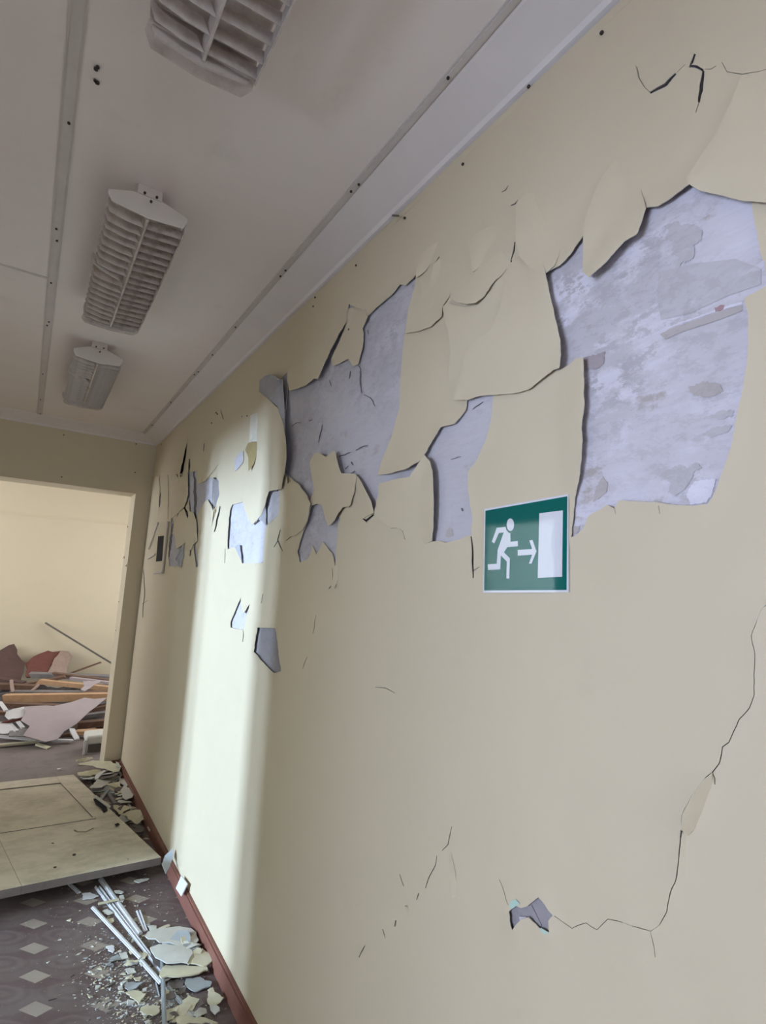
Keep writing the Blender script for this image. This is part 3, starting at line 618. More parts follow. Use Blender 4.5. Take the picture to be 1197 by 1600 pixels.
# old green paint rim around the low gap
for pts in ([(795,1424),(797,1409),(806,1405),(812,1412),(806,1416)], [(842,1451),(846,1450),(859,1458),(850,1460)]):
    V = [onwall(x, y, 0.0095) for x, y in pts]; pydata('old_paint_rim', V, [list(range(len(V)))], m_green_rim, wall_right)
V = [onwall(x, y, 0.004) for x, y in [(824,1416),(842,1450),(846,1446),(830,1414)]]
MB().prism(V, (0.003, 0, 0)).build('plaster_ridge', m_plaster_grey, wall_right)
MB().prism([onwall(x, y, 0.006) for x, y in [(811,1432),(822,1433),(826,1440),(812,1438)]], (0.003, 0, 0)).build('plaster_ridge', m_plaster_plain, wall_right)
# nail heads and small holes along the top of the wall
for px, py in ((941,52),(724,257),(633,341),(557,415),(490,479),(546,515),(406,614),(338,645),(340,647),(331,661),(379,651),(387,650),(253,694),(493,465),(827,136)):
    screw_or_mark(wall_right, onwall(px, py, 0.006 if px > 300 else 0.007), (-1, 0, 0), 0.0055)
MB().bar(onwall(611,338,0.004), onwall(622,338.5,0.03), 0.005, 0.005).build('nail', m_metal, wall_right)

# broken junction box in the far corner
jb = empty('junction_box', (0, 4.6, 1.65))
tag(jb, 'broken white junction box with a dark square opening by the end wall', 'junction box')
bi = jb.matrix_world.inverted() if False else Matrix.Translation((0, -4.6, -1.65))
def loc(p, o=(0, 4.6, 1.65)): return tuple(np.array(p)-np.array(o))
out = [onwall(x, y, 0.012) for x, y in ((248,817),(263,815),(254.5,894.5),(241,895.5),(238,870),(243,835))]
MB().prism([loc(p) for p in out], (0.012, 0, 0)).build('cover_plate', m_paint_far, jb)
MB().prism([loc(onwall(x, y, 0.0135)) for x, y in ((247,838),(256,837),(253,876.5),(243.5,877.5))], (0.001, 0, 0)).build('opening', m_dark, jb)
for a, b in (((263,815),(254.5,894.5)), ((248,817),(233,858)), ((241,895.5),(254.5,894.5)), ((243,866),(232,873))):
    MB().bar(loc(onwall(*a, 0.013)), loc(onwall(*b, 0.013)), 0.012, 0.008, up=(-1, 0, 0)).build('rim', m_batten, jb)

# ------------------------------------------------------------------ exit sign
s0 = onwall(820, 850, 0)
sign = empty('exit_sign', (0, s0[1], s0[2])); tag(sign, 'green and white running man exit sign stuck on the cream wall', 'sign')
SO = (0, s0[1], s0[2])
def splate(name, pts, lift, mat, th=0.0004, subs=None):
    return MB().prism([loc(onwall(x, y, lift), SO) for x, y in pts], (th, 0, 0)).build(name, mat, sign)
def zs(x, y): return (730 + x/6.3, 750 + y/6.3)
SL = L0 + 0.0062
splate('white_border', [zs(170,285),zs(990,140),zs(995,1105),zs(158,1110)], SL, m_signwhite, 0.004)
splate('green_field', [zs(180,302),zs(985,160),zs(978,1083),zs(167,1088)], SL+0.0003, m_green)
def fig(name, pts): splate(name, [zs(*p) for p in pts], SL+0.0006, m_signwhite)
hd = [(425 + 36*math.cos(t), 440 + 62*math.sin(t)) for t in np.linspace(0, 2*math.pi, 25)[:-1]]
fig('pictogram_head', hd)
fig('pictogram_body', [(292,470),(378,462),(385,490),(410,520),(425,520),(426,608),(498,600),(499,652),(393,662),(362,712),(420,770),(414,970),(386,970),(390,802),(332,742),(325,880),(206,886),(203,830),(292,825),(300,690),(360,515),(312,522),(266,626),(243,606)])
fig('arrow', [(498,688),(640,680),(612,595),(642,590),(682,700),(634,822),(608,824),(640,735),(498,745)])
fig('door_shape', [(710,328),(942,298),(934,952),(695,965)])

# ------------------------------------------------------------------ ceiling lamps
def make_lamp(name, y0, y1, label, rusty, broken=()):
    xc = -0.662; L = empty(name, (xc, y0, H)); tag(L, label, 'lamp', 'louvred lamps on the corridor ceiling')
    ln = y1-y0; mt = m_lamp
    MB().box((-0.035, 0.03, -0.042), (0.035, ln-0.03, 0.0)).build('mounting_rail', m_plate, L)
    pts = [(-0.037, 0.022, 0.0), (0.037, 0.022, 0.0), (0.037, 0.014, -0.036), (0.117, 0.0, -0.070), (0.117, -0.004, -0.084), (0.105, -0.012, -0.118), (0.0, -0.016, -0.131), (-0.105, -0.012, -0.118), (-0.117, -0.004, -0.090), (-0.117, 0.0, -0.076), (-0.037, 0.014, -0.036)]
    o = bevel(MB().prism(pts, (0, 0.006, 0)).build('end_plate', m_plate, L), 0.0015)
    for dx, dz in ((-0.016, -0.034), (0.020, -0.032), (0.004, -0.060)):
        MB().prism([(dx+0.004*math.cos(t), 0.014+(dz+0.034)*0.3, dz+0.004*math.sin(t)) for t in np.linspace(0, 2*math.pi, 9)[:-1]], (0, -0.006, 0)).build('screw_or_mark', m_screw, o)
    pts = [(-0.115, ln-0.006, -0.064), (0.115, ln-0.006, -0.064), (0.112, ln-0.003, -0.092), (0.098, ln, -0.126), (0.0, ln, -0.142), (-0.098, ln, -0.134), (-0.112, ln-0.003, -0.098)]
    MB().prism(pts, (0, 0.005, 0)).prism([(-0.113, ln-0.006, -0.112), (0.113, ln-0.006, -0.112), (0.116, ln+0.020, -0.118), (0.098, ln+0.045, -0.124), (0.0, ln+0.052, -0.127), (-0.100, ln+0.045, -0.124), (-0.116, ln+0.018, -0.118)], (0, 0, 0.004)).build('end_plate', m_lamp, L)
    MB().prism([(-0.11, 0.012, -0.072), (-0.045, 0.012, -0.040), (0.045, 0.012, -0.040), (0.11, 0.012, -0.072), (0.11, 0.012, -0.076), (-0.11, 0.012, -0.076)], (0, ln-0.024, 0)).build('body', mt, L)
    ml = m_lamp_rust if rusty else mt
    MB().prism([(-0.010, 0.0, -0.100), (0.010, 0.0, -0.100), (0.003, 0.0, -0.134), (-0.003, 0.0, -0.134)], (0, ln-0.004, 0)).build('ridge', mt, L)
    MB().prism([(0.112, 0.004, -0.090), (0.116, 0.004, -0.090), (0.116, 0.004, -0.124), (0.112, 0.004, -0.124)], (0, ln-0.008, 0)).build('side_rail', ml, L)
    n = int(round((ln-0.04)/0.047)); mesh = {}
    for i in range(n):
        y = 0.03 + (ln-0.06)*i/max(1, n-1)
        for s in (-1, 1):
            if s not in mesh:
                b = MB()
                pr = [(0.004, -0.130), (0.112, -0.122), (0.112, -0.092), (0.004, -0.104)] if s > 0 else [(s*0.004, -0.132), (s*0.050, -0.130), (s*0.104, -0.120), (s*0.116, -0.088), (s*0.112, -0.078), (s*0.090, -0.094), (s*0.022, -0.102)]
                b.prism([(x, 0, z) for x, z in pr], (0, 0.0016, 0))
                o = b.build('louvre_blade', ml if s > 0 else m_lamp, L); mesh[s] = o.data
            else:
                o = bpy.data.objects.new('louvre_blade', mesh[s]); COL.objects.link(o); o.parent = L
            o.location = (0, y, 0); o.rotation_euler = (0.10 + RNG.uniform(-.05, .05), 0, s*0.03 + RNG.uniform(-.02, .02))
            if (i, s) in broken: o.rotation_euler = (0.1, 0.10, 0.22); o.location = (-0.004, y, -0.006)
    return L
make_lamp('ceiling_lamp', 0.25, 1.095, 'nearest louvred ceiling lamp, only its far end in view', False)
make_lamp('ceiling_lamp', 1.735, 2.62, 'middle louvred ceiling lamp with rust stains on its right half', True, ((8, -1),))
make_lamp('ceiling_lamp', 3.14, 4.02, 'farthest louvred ceiling lamp near the end wall', False, ((6, -1), (17, -1)))
for px, py, r in ((150,107,0.007),(153,104,0.006),(149,125,0.006),(152,128,0.008)):
    screw_or_mark(ceiling, at(px, py, 2, H-0.001), (0, 0, -1), r)  # dark marks on the ceiling, drawn like screw heads

# ------------------------------------------------------------------ fallen door slab
door = empty('fallen_door', (-0.3, 4.0, 0)); tag(door, 'dirty cream panelled door lying flat on the floor debris', 'door panel')
DO = np.array((-0.3, 4.0, 0))
FR = np.array((0.790-0.85, 3.200, 0.095)); BR = np.array((0.503-0.85, 4.94, 0.040)); FL = np.array((0.020-0.85, 3.16, 0.118))
BL = FL + (BR-FR); BL[2] = 0.07
DT = 0.038
def slab(u, v, wz): 
    p = (FL*(1-u)+FR*u)*(1-v) + (BL*(1-u)+BR*u)*v + np.array((0, 0, wz)); return tuple(p-DO)
def dpart(name, u0, u1, v0, v1, w0, w1, mats, n=1):
    b = MB(); b.hexa([slab(u0, v0, w0), slab(u1, v0, w0), slab(u1, v1, w0), slab(u0, v1, w0), slab(u0, v0, w1), slab(u1, v0, w1), slab(u1, v1, w1), slab(u0, v1, w1)])
    o = b.build(name, mats, door)
    for p in o.data.polygons:
        if abs(p.normal.z) < 0.5: p.material_index = 1
    return bevel(o, 0.002)
dm = [m_door, m_door_edge]
dpart('stile', 0.845, 1.0, 0.42, 1.0, -DT, 0, dm); dpart('stile', 0.0, 0.19, 0.0, 1.0, -DT, 0, dm)
dpart('rail', 0.1905, 1.0, 0.0, 0.42, -DT, 0, dm); dpart('rail', 0.1905, 0.845, 0.90, 1.0, -DT, 0, dm)
dpart('panel', 0.1905, 0.845, 0.42, 0.90, -DT+0.006, -0.003, dm)
for (u0, u1, v0, v1) in ((0.19, 0.845, 0.412, 0.426), (0.19, 0.845, 0.892, 0.905), (0.185, 0.200, 0.426, 0.892), (0.832, 0.850, 0.426, 0.892)):
    dpart('panel_moulding', u0, u1, v0, v1, -0.012, 0.004, dm)
def dpoly(name, pts, h, th, mat):
    return MB().prism([tuple(onfloor(x, y, h)-DO) for x, y in pts], (0, 0, -th)).build(name, mat, door)
def slab_h(px, py):
    z = 0.08
    for _ in range(6):
        p = onfloor(px, py, z); v = (p[1]-3.18)/1.75; z = 0.108*(1-v)+0.045*v if True else z
    return z
dpoly('lock_hole', [(146,1248),(151,1247),(158,1254),(166,1258),(168,1266),(162,1269),(158,1262),(150,1256)], slab_h(157,1258)+0.004, 0.004, m_dark)
MB().bar(tuple(onfloor(148,1245, slab_h(148,1245)+0.012)-DO), tuple(onfloor(171,1262, slab_h(171,1262)+0.010)-DO), 0.014, 0.010).build('splinter', m_flake_w, door)
dpoly('knot_hole', [(179,1288),(184,1285.5),(187,1287.5),(183,1290.5)], slab_h(183,1288)+0.003, 0.003, m_dark)
for a, b in (((116,1297),(122,1300)),((122,1300),(134,1300)),((134,1300),(146,1294)),((24,1357),(36,1381))):
    MB().bar(tuple(onfloor(*a, slab_h(*a)+0.002)-DO), tuple(onfloor(*b, slab_h(*b)+0.002)-DO), 0.006, 0.002).build('paint_crack', m_crack2, door)
for px, py in ((20,1313),(66,1313),(82,1318),(116,1335),(70,1346),(86,1355)):
    p = onfloor(px, py, slab_h(px, py)+0.002)-DO
    MB().prism([tuple(p+np.array((0.008*math.cos(t), 0.011*math.sin(t), 0))) for t in np.linspace(0, 2*math.pi, 8)[:-1]], (0, 0, -0.003)).build('stain', m_crack, door)
# scrap the door rests on
def plank(name, a, b, wd, th, mat, label, cat, group=None, ends=True, seg=6, bow=0.0):
    a, b = np.array(a, float), np.array(b, float); t = b-a; L = np.linalg.norm(t); t /= L
    up = np.array((0, 0, 1.0)); sd = np.cross(t, up); sd /= np.linalg.norm(sd); u = np.cross(sd, t)
    V = []; F = []
    for i in range(seg+1):
        f = i/seg; c = a + t*L*f + u*bow*math.sin(math.pi*f); k = RNG.uniform(-0.02, 0.02)*wd if 0 < i < seg else RNG.uniform(-.1, .1)*wd
        for sx, uz in ((-1, 0), (1, 0), (1, 1), (-1, 1)):
            e = (RNG.uniform(-0.3, 0.3)*wd if i in (0, seg) and ends else 0)
            V.append(c + sd*(sx*wd/2 + k) + u*th*uz + t*e)
    for i in range(seg):
        for j in range(4): F.append([i*4+j, i*4+(j+1) % 4, i*4+4+(j+1) % 4, i*4+4+j])
    F += [[3, 2, 1, 0], [seg*4+j for j in range(4)]]
    me = bpy.data.meshes.new(name); base = a
    me.from_pydata([tuple(v-base) for v in V], [], F); me.update()
    bm = bmesh.new(); bm.from_mesh(me); bmesh.ops.recalc_face_normals(bm, faces=bm.faces[:]); bm.to_mesh(me); bm.free()
    o = link(name, me, mat); o.location = base
    return tag(o, label, cat, group)

# ------------------------------------------------------------------ flakes, strips and scraps on the floor
def sheet(name, pts, mat, label, cat, group=None, th=0.003, crumple=0.004, seed=0, rag=0.26):
    """pts: 3-D outline; a thin plate, gently warped and with a ragged rim."""
    P = np.array([np.array(p, float) for p in pts]); c = P.mean(axis=0); r = np.random.RandomState(seed+11)
    nrm = np.zeros(3); n = len(P)
    for i in range(n): nrm += np.cross(P[i]-c, P[(i+1) % n]-c)
    nrm /= np.linalg.norm(nrm)+1e-12
    if nrm @ (CAM-c) < 0: nrm = -nrm
    e1 = P[1]-P[0]; e1 -= nrm*(e1@nrm); e1 /= np.linalg.norm(e1); e2 = np.cross(nrm, e1)
    size = np.ptp((P-c)@e1) + np.ptp((P-c)@e2); st = size/14
    out = []
    for i in range(n):
        a, b = P[i], P[(i+1) % n]; k = max(1, int(np.linalg.norm(b-a)/st))
        for j in range(k):
            q = a + (b-a)*j/k
            if j: q = q + (e1*r.uniform(-1, 1) + e2*r.uniform(-1, 1))*st*rag
            out.append(q)
    out = np.array(out); q2 = np.stack([(out-c)@e1, (out-c)@e2], 1); hb = (out-c)@nrm
    lo, hi = q2.min(axis=0), q2.max(axis=0); st2 = size/9
    g = np.array([(x, y) for x in np.arange(lo[0]+st2/2, hi[0], st2) for y in np.arange(lo[1]+st2/2, hi[1], st2)]).reshape(-1, 2)
    if len(g): g = g[in_poly(g, q2)]
    if len(g): g = g[np.linalg.norm(g[:, None]-q2[None], axis=2).min(axis=1) > st*0.5]
    vs, fs = tri2d([tuple(v) for v in q2] + [tuple(v) for v in g], len(q2))
    V2 = np.array([(v.x, v.y) for v in vs]); D = np.linalg.norm(V2[:, None]-q2[None], axis=2)+1e-5; W = 1/D**2
    hh = (W*hb).sum(axis=1)/W.sum(axis=1)
    ph = r.uniform(0, 6.28, 4); k1 = 7/size
    hh = hh + crumple*0.5*(1 + 0.5*np.sin(V2[:, 0]*k1+ph[0]) + 0.5*np.sin(V2[:, 1]*k1*1.3+V2[:, 0]*k1*0.6+ph[1]))
    top = [e1*x + e2*y + nrm*h for (x, y), h in zip(V2, hh)]; bot = [p - nrm*th for p in top]
    F = []; m = len(top); edge = {}
    for f in fs:
        f = list(f)
        if (V2[f[1]][0]-V2[f[0]][0])*(V2[f[2]][1]-V2[f[0]][1]) - (V2[f[1]][1]-V2[f[0]][1])*(V2[f[2]][0]-V2[f[0]][0]) < 0: f = f[::-1]
        F.append(f); F.append([i+m for i in f][::-1])
        for i in range(3):
            e = (f[i], f[(i+1) % 3]); edge[e] = 1
    for (i, j) in list(edge):
        if (j, i) not in edge: F.append([j, i, i+m, j+m])
    o = pydata(name, top + bot, F, mat, None, True); o.location = tuple(c); o.modifiers.new('sharp_edges', 'EDGE_SPLIT').split_angle = 0.9
    return tag(o, label, cat, group)
def z6(x, y): return (100+x/4.9875, 1370+y/4.9875)
def fsheet(pts, mat, label, group, th=0.003, h=0.004, crumple=0.004, seed=0, name='fallen_flake', tilt=None):
    hs = tilt or [h]*len(pts)
    return sheet(name, [onfloor(x, y, max(hh, th+0.0008)) for (x, y), hh in zip(pts, hs)], mat, label, 'paint flake', group, th, crumple, seed, 0.42)
G1 = 'big flakes heaped by the skirting'
fsheet([z6(*q) for q in ((650,440),(760,405),(900,385),(990,400),(1030,460),(1020,540),(930,555),(820,525),(740,530),(655,500))], m_flake_w, 'pale bluish flake on top at the back of the heap by the skirting', G1, 0.004, 0.020, 0.012, 1)
fsheet([z6(*q) for q in ((670,560),(740,538),(850,548),(960,565),(1000,620),(960,690),(860,692),(760,672),(700,630))], m_flake_w, 'pale cream flake in the middle of the heap by the skirting', G1, 0.004, 0.027, 0.014, 2)
fsheet([z6(*q) for q in ((1000,582),(1080,556),(1140,620),(1150,668),(1110,692),(985,690),(1012,630))], m_flake_y, 'yellowish curled flake at the skirting side of the heap', G1, 0.004, 0.024, 0.016, 3)
fsheet([z6(*q) for q in ((790,690),(960,695),(1110,690),(1122,722),(960,772),(760,792),(742,770))], m_flake_y, 'long cream flake along the front edge of the heap', G1, 0.005, 0.020, 0.004, 4)
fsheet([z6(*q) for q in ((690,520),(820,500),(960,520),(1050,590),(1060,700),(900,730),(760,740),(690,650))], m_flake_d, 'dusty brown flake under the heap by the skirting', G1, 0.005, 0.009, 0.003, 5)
fsheet([z6(*q) for q in ((950,800),(1040,780),(1150,822),(1140,860),(1020,892),(945,862))], m_flake_g, 'bluish grey flake lying in front of the heap', None, 0.004, 0.008, 0.005, 6)
fsheet([z6(*q) for q in ((480,902),(540,880),(640,912),(622,940),(600,962),(582,992),(550,962))], m_flake_y, 'yellow five-sided flake alone on the dusty linoleum', None, 0.003, 0.007, 0.005, 7)
fsheet([z6(*q) for q in ((795,800),(940,805),(930,868),(830,872))], m_flake_d, 'dark dusty flake between the strips and the grey flake', None, 0.003, 0.004, 0.001, 8)
fsheet([z6(*q) for q in ((945,985),(1038,980),(1030,1088),(960,1110),(930,1060))], m_flake_w, 'pale flake at the bottom beside the long strip', None, 0.003, 0.006, 0.004, 9)
fsheet([z6(*q) for q in ((870,1110),(960,1090),(1100,1100),(1200,1140),(900,1160))], m_flake_y, 'cream flake cut by the bottom of the view', None, 0.004, 0.010, 0.006, 10)
fsheet([z6(*q) for q in ((600,1020),(690,1005),(750,1010),(740,1060),(690,1090),(620,1080),(590,1060))], m_flake_y, 'cream flake left of the vertical strip', None, 0.003, 0.007, 0.006, 11)
fsheet([z6(*q) for q in ((140,130),(200,122),(272,150),(232,168),(152,178))], m_whiteboard, 'white flake beside the short strip at the fallen door', None, 0.003, 0.006, 0.003, 12)
fsheet([z6(*q) for q in ((325,545),(385,535),(395,565),(380,590),(345,575))], m_whiteplastic, 'small white chip left of the long strips', None, 0.003, 0.006, 0.002, 13)
fsheet([z6(*q) for q in ((390,110),(430,104),(468,118),(450,132),(400,130))], m_flake_w, 'oval pale chip behind the long strips', None, 0.003, 0.006, 0.003, 14)
fsheet([z6(*q) for q in ((430,150),(455,140),(472,170),(458,200),(432,190))], m_flake_w, 'round pale chip touching the cross strip', None, 0.003, 0.010, 0.003, 15)
fsheet([z6(*q) for q in ((545,30),(590,20),(665,15),(650,28),(580,48))], m_flake_w, 'pale chip at the right under the door edge', None, 0.003, 0.006, 0.003, 16)
CH = ['chip touching the lower end of the left white strip', 'chip between the left white strip and the cream cross strip', 'chip beside the middle of the left white strip', 'chip left of the lower end of the left white strip',
      'chip above the lone yellow flake', 'chip among the crumbs farther above the lone yellow flake', 'chip close below the cream cross strip', 'chip left of the lone yellow flake', 'chip alone on the bare linoleum at the left', 'chip in the gap between the two grey strips',
      'chip at the skirting beyond the bluish grey flake', 'chip at the back edge of the flake heap', 'chip behind the flake heap by the skirting']
for i, q in enumerate((((490,650),(560,655),(600,640),(560,680),(500,680)), ((300,265),(340,255),(390,285),(345,300)), ((500,560),(545,550),(570,590),(520,605)),
                       ((430,600),(480,585),(500,630),(450,645)), ((540,790),(600,780),(590,812),(555,812)), ((480,720),(540,715),(560,745),(500,760)),
                       ((330,330),(385,320),(390,350),(350,362)), ((420,860),(455,850),(460,880),(430,890)), ((180,920),(215,930),(200,950)), ((850,1020),(900,1010),(920,1060),(870,1075)),
                       ((1120,880),(1160,870),(1180,905),(1140,910)), ((655,385),(720,380),(715,410),(670,425)), ((735,400),(820,370),(825,385),(760,412)))):
    fsheet([z6(*a) for a in q], m_flake_w if i % 2 else m_flake_y, ('pale ' if i % 2 else 'cream ') + CH[i], 'small chips among the crumbs', 0.003, 0.006, 0.004, 30+i)
G2 = 'white plastic strips on the floor'
def strip(a, b, wd, label, th=0.008, h=0.0, mat=None):
    pa = onfloor(*z6(*a), h); pb = onfloor(*z6(*b), h)
    o = MB(); d = (pb-pa); base = pa.copy()
    o.bar((0, 0, 0), pb-pa, wd, th*0.6).bar((0, 0, th*0.6), (pb-pa)+np.array((0, 0, th*0.6)), wd*0.45, th*0.4)
    ob = bevel(o.build('plastic_strip', mat or m_whiteplastic), 0.001); ob.location = tuple(base); return tag(ob, label, 'plastic strip', G2)
strip((285,25), (590,455), 0.024, 'wide white strip running out from under the fallen door', 0.012)
strip((245,85), (765,765), 0.011, 'left one of two thin parallel white strips', 0.010)
strip((275,85), (748,718), 0.011, 'right one of two thin parallel white strips', 0.010)
strip((222,242), (598,640), 0.017, 'white strip left of the parallel pair', 0.008, 0.006)
strip((598,655), (758,835), 0.017, 'short white strip continuing below the left strip', 0.008, 0.006)
strip((765,640), (785,1200), 0.016, 'greyish strip leading to the bottom of the view', 0.006, 0.014, m_flake_g)
strip((805,862), (1050,1130), 0.018, 'greyish strip slanting towards the skirting at the bottom', 0.006, 0.004, m_flake_g)
strip((42,60), (118,130), 0.018, 'short white strip end at the fallen door, left of the white flake', 0.008)
strip((568,270), (628,430), 0.009, 'small white strip beside the heap, left half of a pair', 0.006)
strip((590,266), (645,425), 0.009, 'small white strip beside the heap, right half of a pair', 0.006)
strip((265,215), (428,178), 0.018, 'cream strip lying across the parallel white strips', 0.006, 0.016, m_flake_y)
strip((715,820), (745,935), 0.006, 'thin grey splinter left of the vertical strip', 0.004, 0.0, m_flake_g)
strip((880,890), (925,950), 0.006, 'thin grey splinter right of the vertical strip', 0.004, 0.0, m_flake_g)
def scatter(n, spot, sx, sy, rad, mats, label, cat, group, zr, seed):
    r = np.random.RandomState(seed)
    for i in range(n):
        px, py = spot[0] + r.uniform(-1, 1)*sx, spot[1] + r.uniform(-1, 1)*sy
        c = onfloor(px, py, 0.0); R = rad*r.uniform(0.55, 1.2); k = r.randint(5, 9); z = r.uniform(*zr); c[0] = min(c[0], -0.03-R*1.1); c[1] = min(c[1], 5.0-R*1.1); tx, ty = r.uniform(-0.25, 0.25, 2)
        ang = np.sort(r.uniform(0, 6.28, k)) ; ang = np.linspace(0, 6.28, k+1)[:-1] + r.uniform(-0.3, 0.3, k); asp = r.uniform(0.45, 1.0); ro = r.uniform(0, 3.14)
        pts = []
        for a_ in ang:
            q = R*r.uniform(0.6, 1.15); u, v = q*math.cos(a_), q*asp*math.sin(a_)
            x, y = u*math.cos(ro)-v*math.sin(ro), u*math.sin(ro)+v*math.cos(ro)
            pts.append((min(c[0]+x, -0.026), min(c[1]+y, 5.04), max(0.005, z + x*tx + y*ty)))
        sheet('fallen_flake', pts, mats[r.randint(len(mats))], label, cat, group, 0.003, 0.006, seed*50+i)
scatter(16, (292, 1478), 34, 22, 0.055, [m_flake_w, m_flake_w, m_flake_y, m_flake_g], 'small broken flake between the big flakes of the heap by the skirting', 'paint flake', 'broken flakes between the big flakes', (0.006, 0.03), 3)
scatter(10, (215, 1525), 45, 35, 0.030, [m_flake_w, m_flake_y, m_flake_y, m_flake_g], 'small flake among the crumbs around the plastic strips', 'paint flake', 'small flakes around the plastic strips', (0.005, 0.008), 4)
scatter(10, (300, 1570), 45, 26, 0.040, [m_flake_w, m_flake_y, m_flake_d], 'small flake at the bottom edge of the view by the skirting', 'paint flake', 'small flakes at the bottom by the skirting', (0.005, 0.010), 5)
scatter(16, (176, 1215), 34, 24, 0.085, [m_flake_y, m_flake_w, m_flake_d, m_flake_g], 'broken flake in the corner pile between fallen door and end wall', 'paint flake', 'broken flakes of the corner pile', (0.006, 0.05), 6)
scatter(14, (208, 1265), 22, 40, 0.060, [m_flake_y, m_flake_d, m_flake_d, m_flake_w], 'broken flake between the fallen door and the red skirting', 'paint flake', 'broken flakes along the red skirting', (0.006, 0.03), 8)
# tiles leaning at the skirting
def lean(name, pts, xs, th, mat, label, cat):
    return sheet(name, [at(px, py, 0, x) for (px, py), x in zip(pts, xs)], mat, label, cat, None, th, 0.0, 3, 0.0)
lean('leaning_tile', [(283,1368),(292.5,1381),(283,1400.5),(274.5,1388)], [-0.024,-0.024,-0.043,-0.043], 0.005, m_whiteboard, 'small white tile leaning against the red skirting', 'tile')
fl = lean('leaning_flake', [(269,1326),(271,1336),(266,1352),(259,1365),(253,1350),(257.5,1337)], [-0.025,-0.024,-0.04,-0.075,-0.085,-0.055], 0.004, m_flake_g, 'grey pointed flake standing beside the fallen door corner', 'paint flake')
# corner debris between the fallen door and the end wall
def z7(x, y): return (90+x/5.985, 1150+y/5.985)
G3 = 'flakes piled in the corner by the end wall'
cor = [
 (((190,262),(330,240),(440,245),(520,262),(590,300),(575,335),(520,342),(440,310),(330,285),(210,275)), m_flake_y, 'long curved cream flake on top of the corner pile', 0.060),
 (((170,225),(240,210),(320,200),(330,212),(240,240),(180,240)), m_flake_y, 'thin cream flake at the doorway end of the corner pile', 0.030),
 (((300,480),(370,415),(500,425),(470,445),(400,490),(310,495)), m_flake_w, 'pale triangular flake beside the back corner of the fallen door', 0.030),
 (((185,350),(280,335),(350,345),(320,370),(240,372),(190,365)), m_flake_y, 'narrow cream flake behind the fallen door', 0.030),
 (((215,385),(300,375),(350,390),(330,405),(240,410)), m_flake_w, 'pale narrow flake just behind the fallen door', 0.022),
 (((545,330),(590,340),(645,480),(720,530),(700,580),(640,605),(600,540),(575,440)), m_flake_w, 'long pale flake against the skirting in the corner', 0.030),
 (((520,650),(640,655),(690,680),(620,720),(600,760),(560,720)), m_flake_y, 'cream flake beside the stile of the fallen door', 0.020),
 (((640,710),(740,690),(790,700),(770,770),(830,730),(820,790),(740,830),(700,800),(650,780)), m_flake_y, 'ragged cream flake with a pointed corner by the skirting', 0.030),
 (((690,840),(750,825),(800,860),(790,905),(730,870)), m_flake_d, 'dusty flake near the corner of the fallen door', 0.010),
 (((835,860),(880,820),(885,880),(860,900)), m_flake_y, 'small upright cream flake against the skirting', 0.030),
 (((540,245),(560,250),(590,295),(550,300)), m_flake_w, 'small pale flake at the top of the corner pile', 0.075),
 (((560,545),(620,540),(600,565),(565,565)), m_flake_w, 'small pale chip in the middle of the corner pile', 0.012),
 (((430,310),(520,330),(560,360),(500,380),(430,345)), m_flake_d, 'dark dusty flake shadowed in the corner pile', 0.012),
 (((0,305),(40,303),(45,318),(0,322)), m_flake_w, 'pale chip on the brown floor behind the fallen door', 0.006),
]
for i, (q, mt, lb, h) in enumerate(cor):
    r = random.Random(i); n = len(q)
    fsheet([z7(*a) for a in q], mt, lb, G3, 0.004, h, 0.012, 60+i, tilt=[h + 0.012*math.sin(i+2*math.pi*j/n) for j in range(n)])
for a, b, wd, mt, lb in (((400,580),(560,400),0.022,m_flake_g,'grey lath slanting across the corner pile'),((480,520),(540,640),0.02,m_wood_grey,'short grey lath beside the fallen door'),((385,310),(425,400),0.02,m_flake_w,'short pale lath standing in the corner pile'),
                         ((240,250),(200,262),0.02,m_flake_d,'short dark lath by the doorway'),((665,620),(690,690),0.012,m_flake_w,'thin pale sliver near the skirting')):
    pa = onfloor(*z7(*a), 0.02); pb = onfloor(*z7(*b), 0.016); pa[2] = 0.0; pb[2] = 0.012
    plank('lath_scrap', pa, pb, wd, 0.012, mt, lb, 'wood scrap', 'laths in the corner pile')
# crumbs: nobody could count them
def crumbs(name, n, centers, mats, label):
    V = []; F = []; MI = []
    for i in range(n):
        cx, cy, sx, sy, s0 = centers[RNG.choice(len(centers), p=[c[5] for c in centers])][:5]
        p = onfloor(cx + RNG.normal()*sx, cy + RNG.normal()*sy, 0.0)
        if p[0] > -0.035 or p[1] > 5.0: continue
        s = s0*RNG.lognormal(0, 0.55); a = RNG.uniform(0, 6.28); b = len(V); k = RNG.randint(3, 6)
        hh = min(s*0.3, 0.006)*RNG.uniform(0.4, 1.2)
        ang = np.sort(RNG.uniform(0, 6.28, k)); ti = RNG.uniform(-0.3, 0.3, 2)
        for t in ang: V.append((p[0]+s*math.cos(t), p[1]+s*math.sin(t)*0.8, 0.0006))
        for t in ang: V.append((p[0]+s*0.85*math.cos(t), p[1]+s*0.7*math.sin(t), hh + 0.3*s*abs(ti[0]*math.cos(t)+ti[1]*math.sin(t))))
        m = RNG.randint(len(mats))
        F.append([b+k+j for j in range(k)]); MI.append(m)
        for j in range(k): F.append([b+j, b+(j+1) % k, b+k+(j+1) % k, b+k+j]); MI.append(m)
    o = pydata(name, V, F, mats, None, False, MI)
    return tag(o, label, 'debris', None, 'stuff')
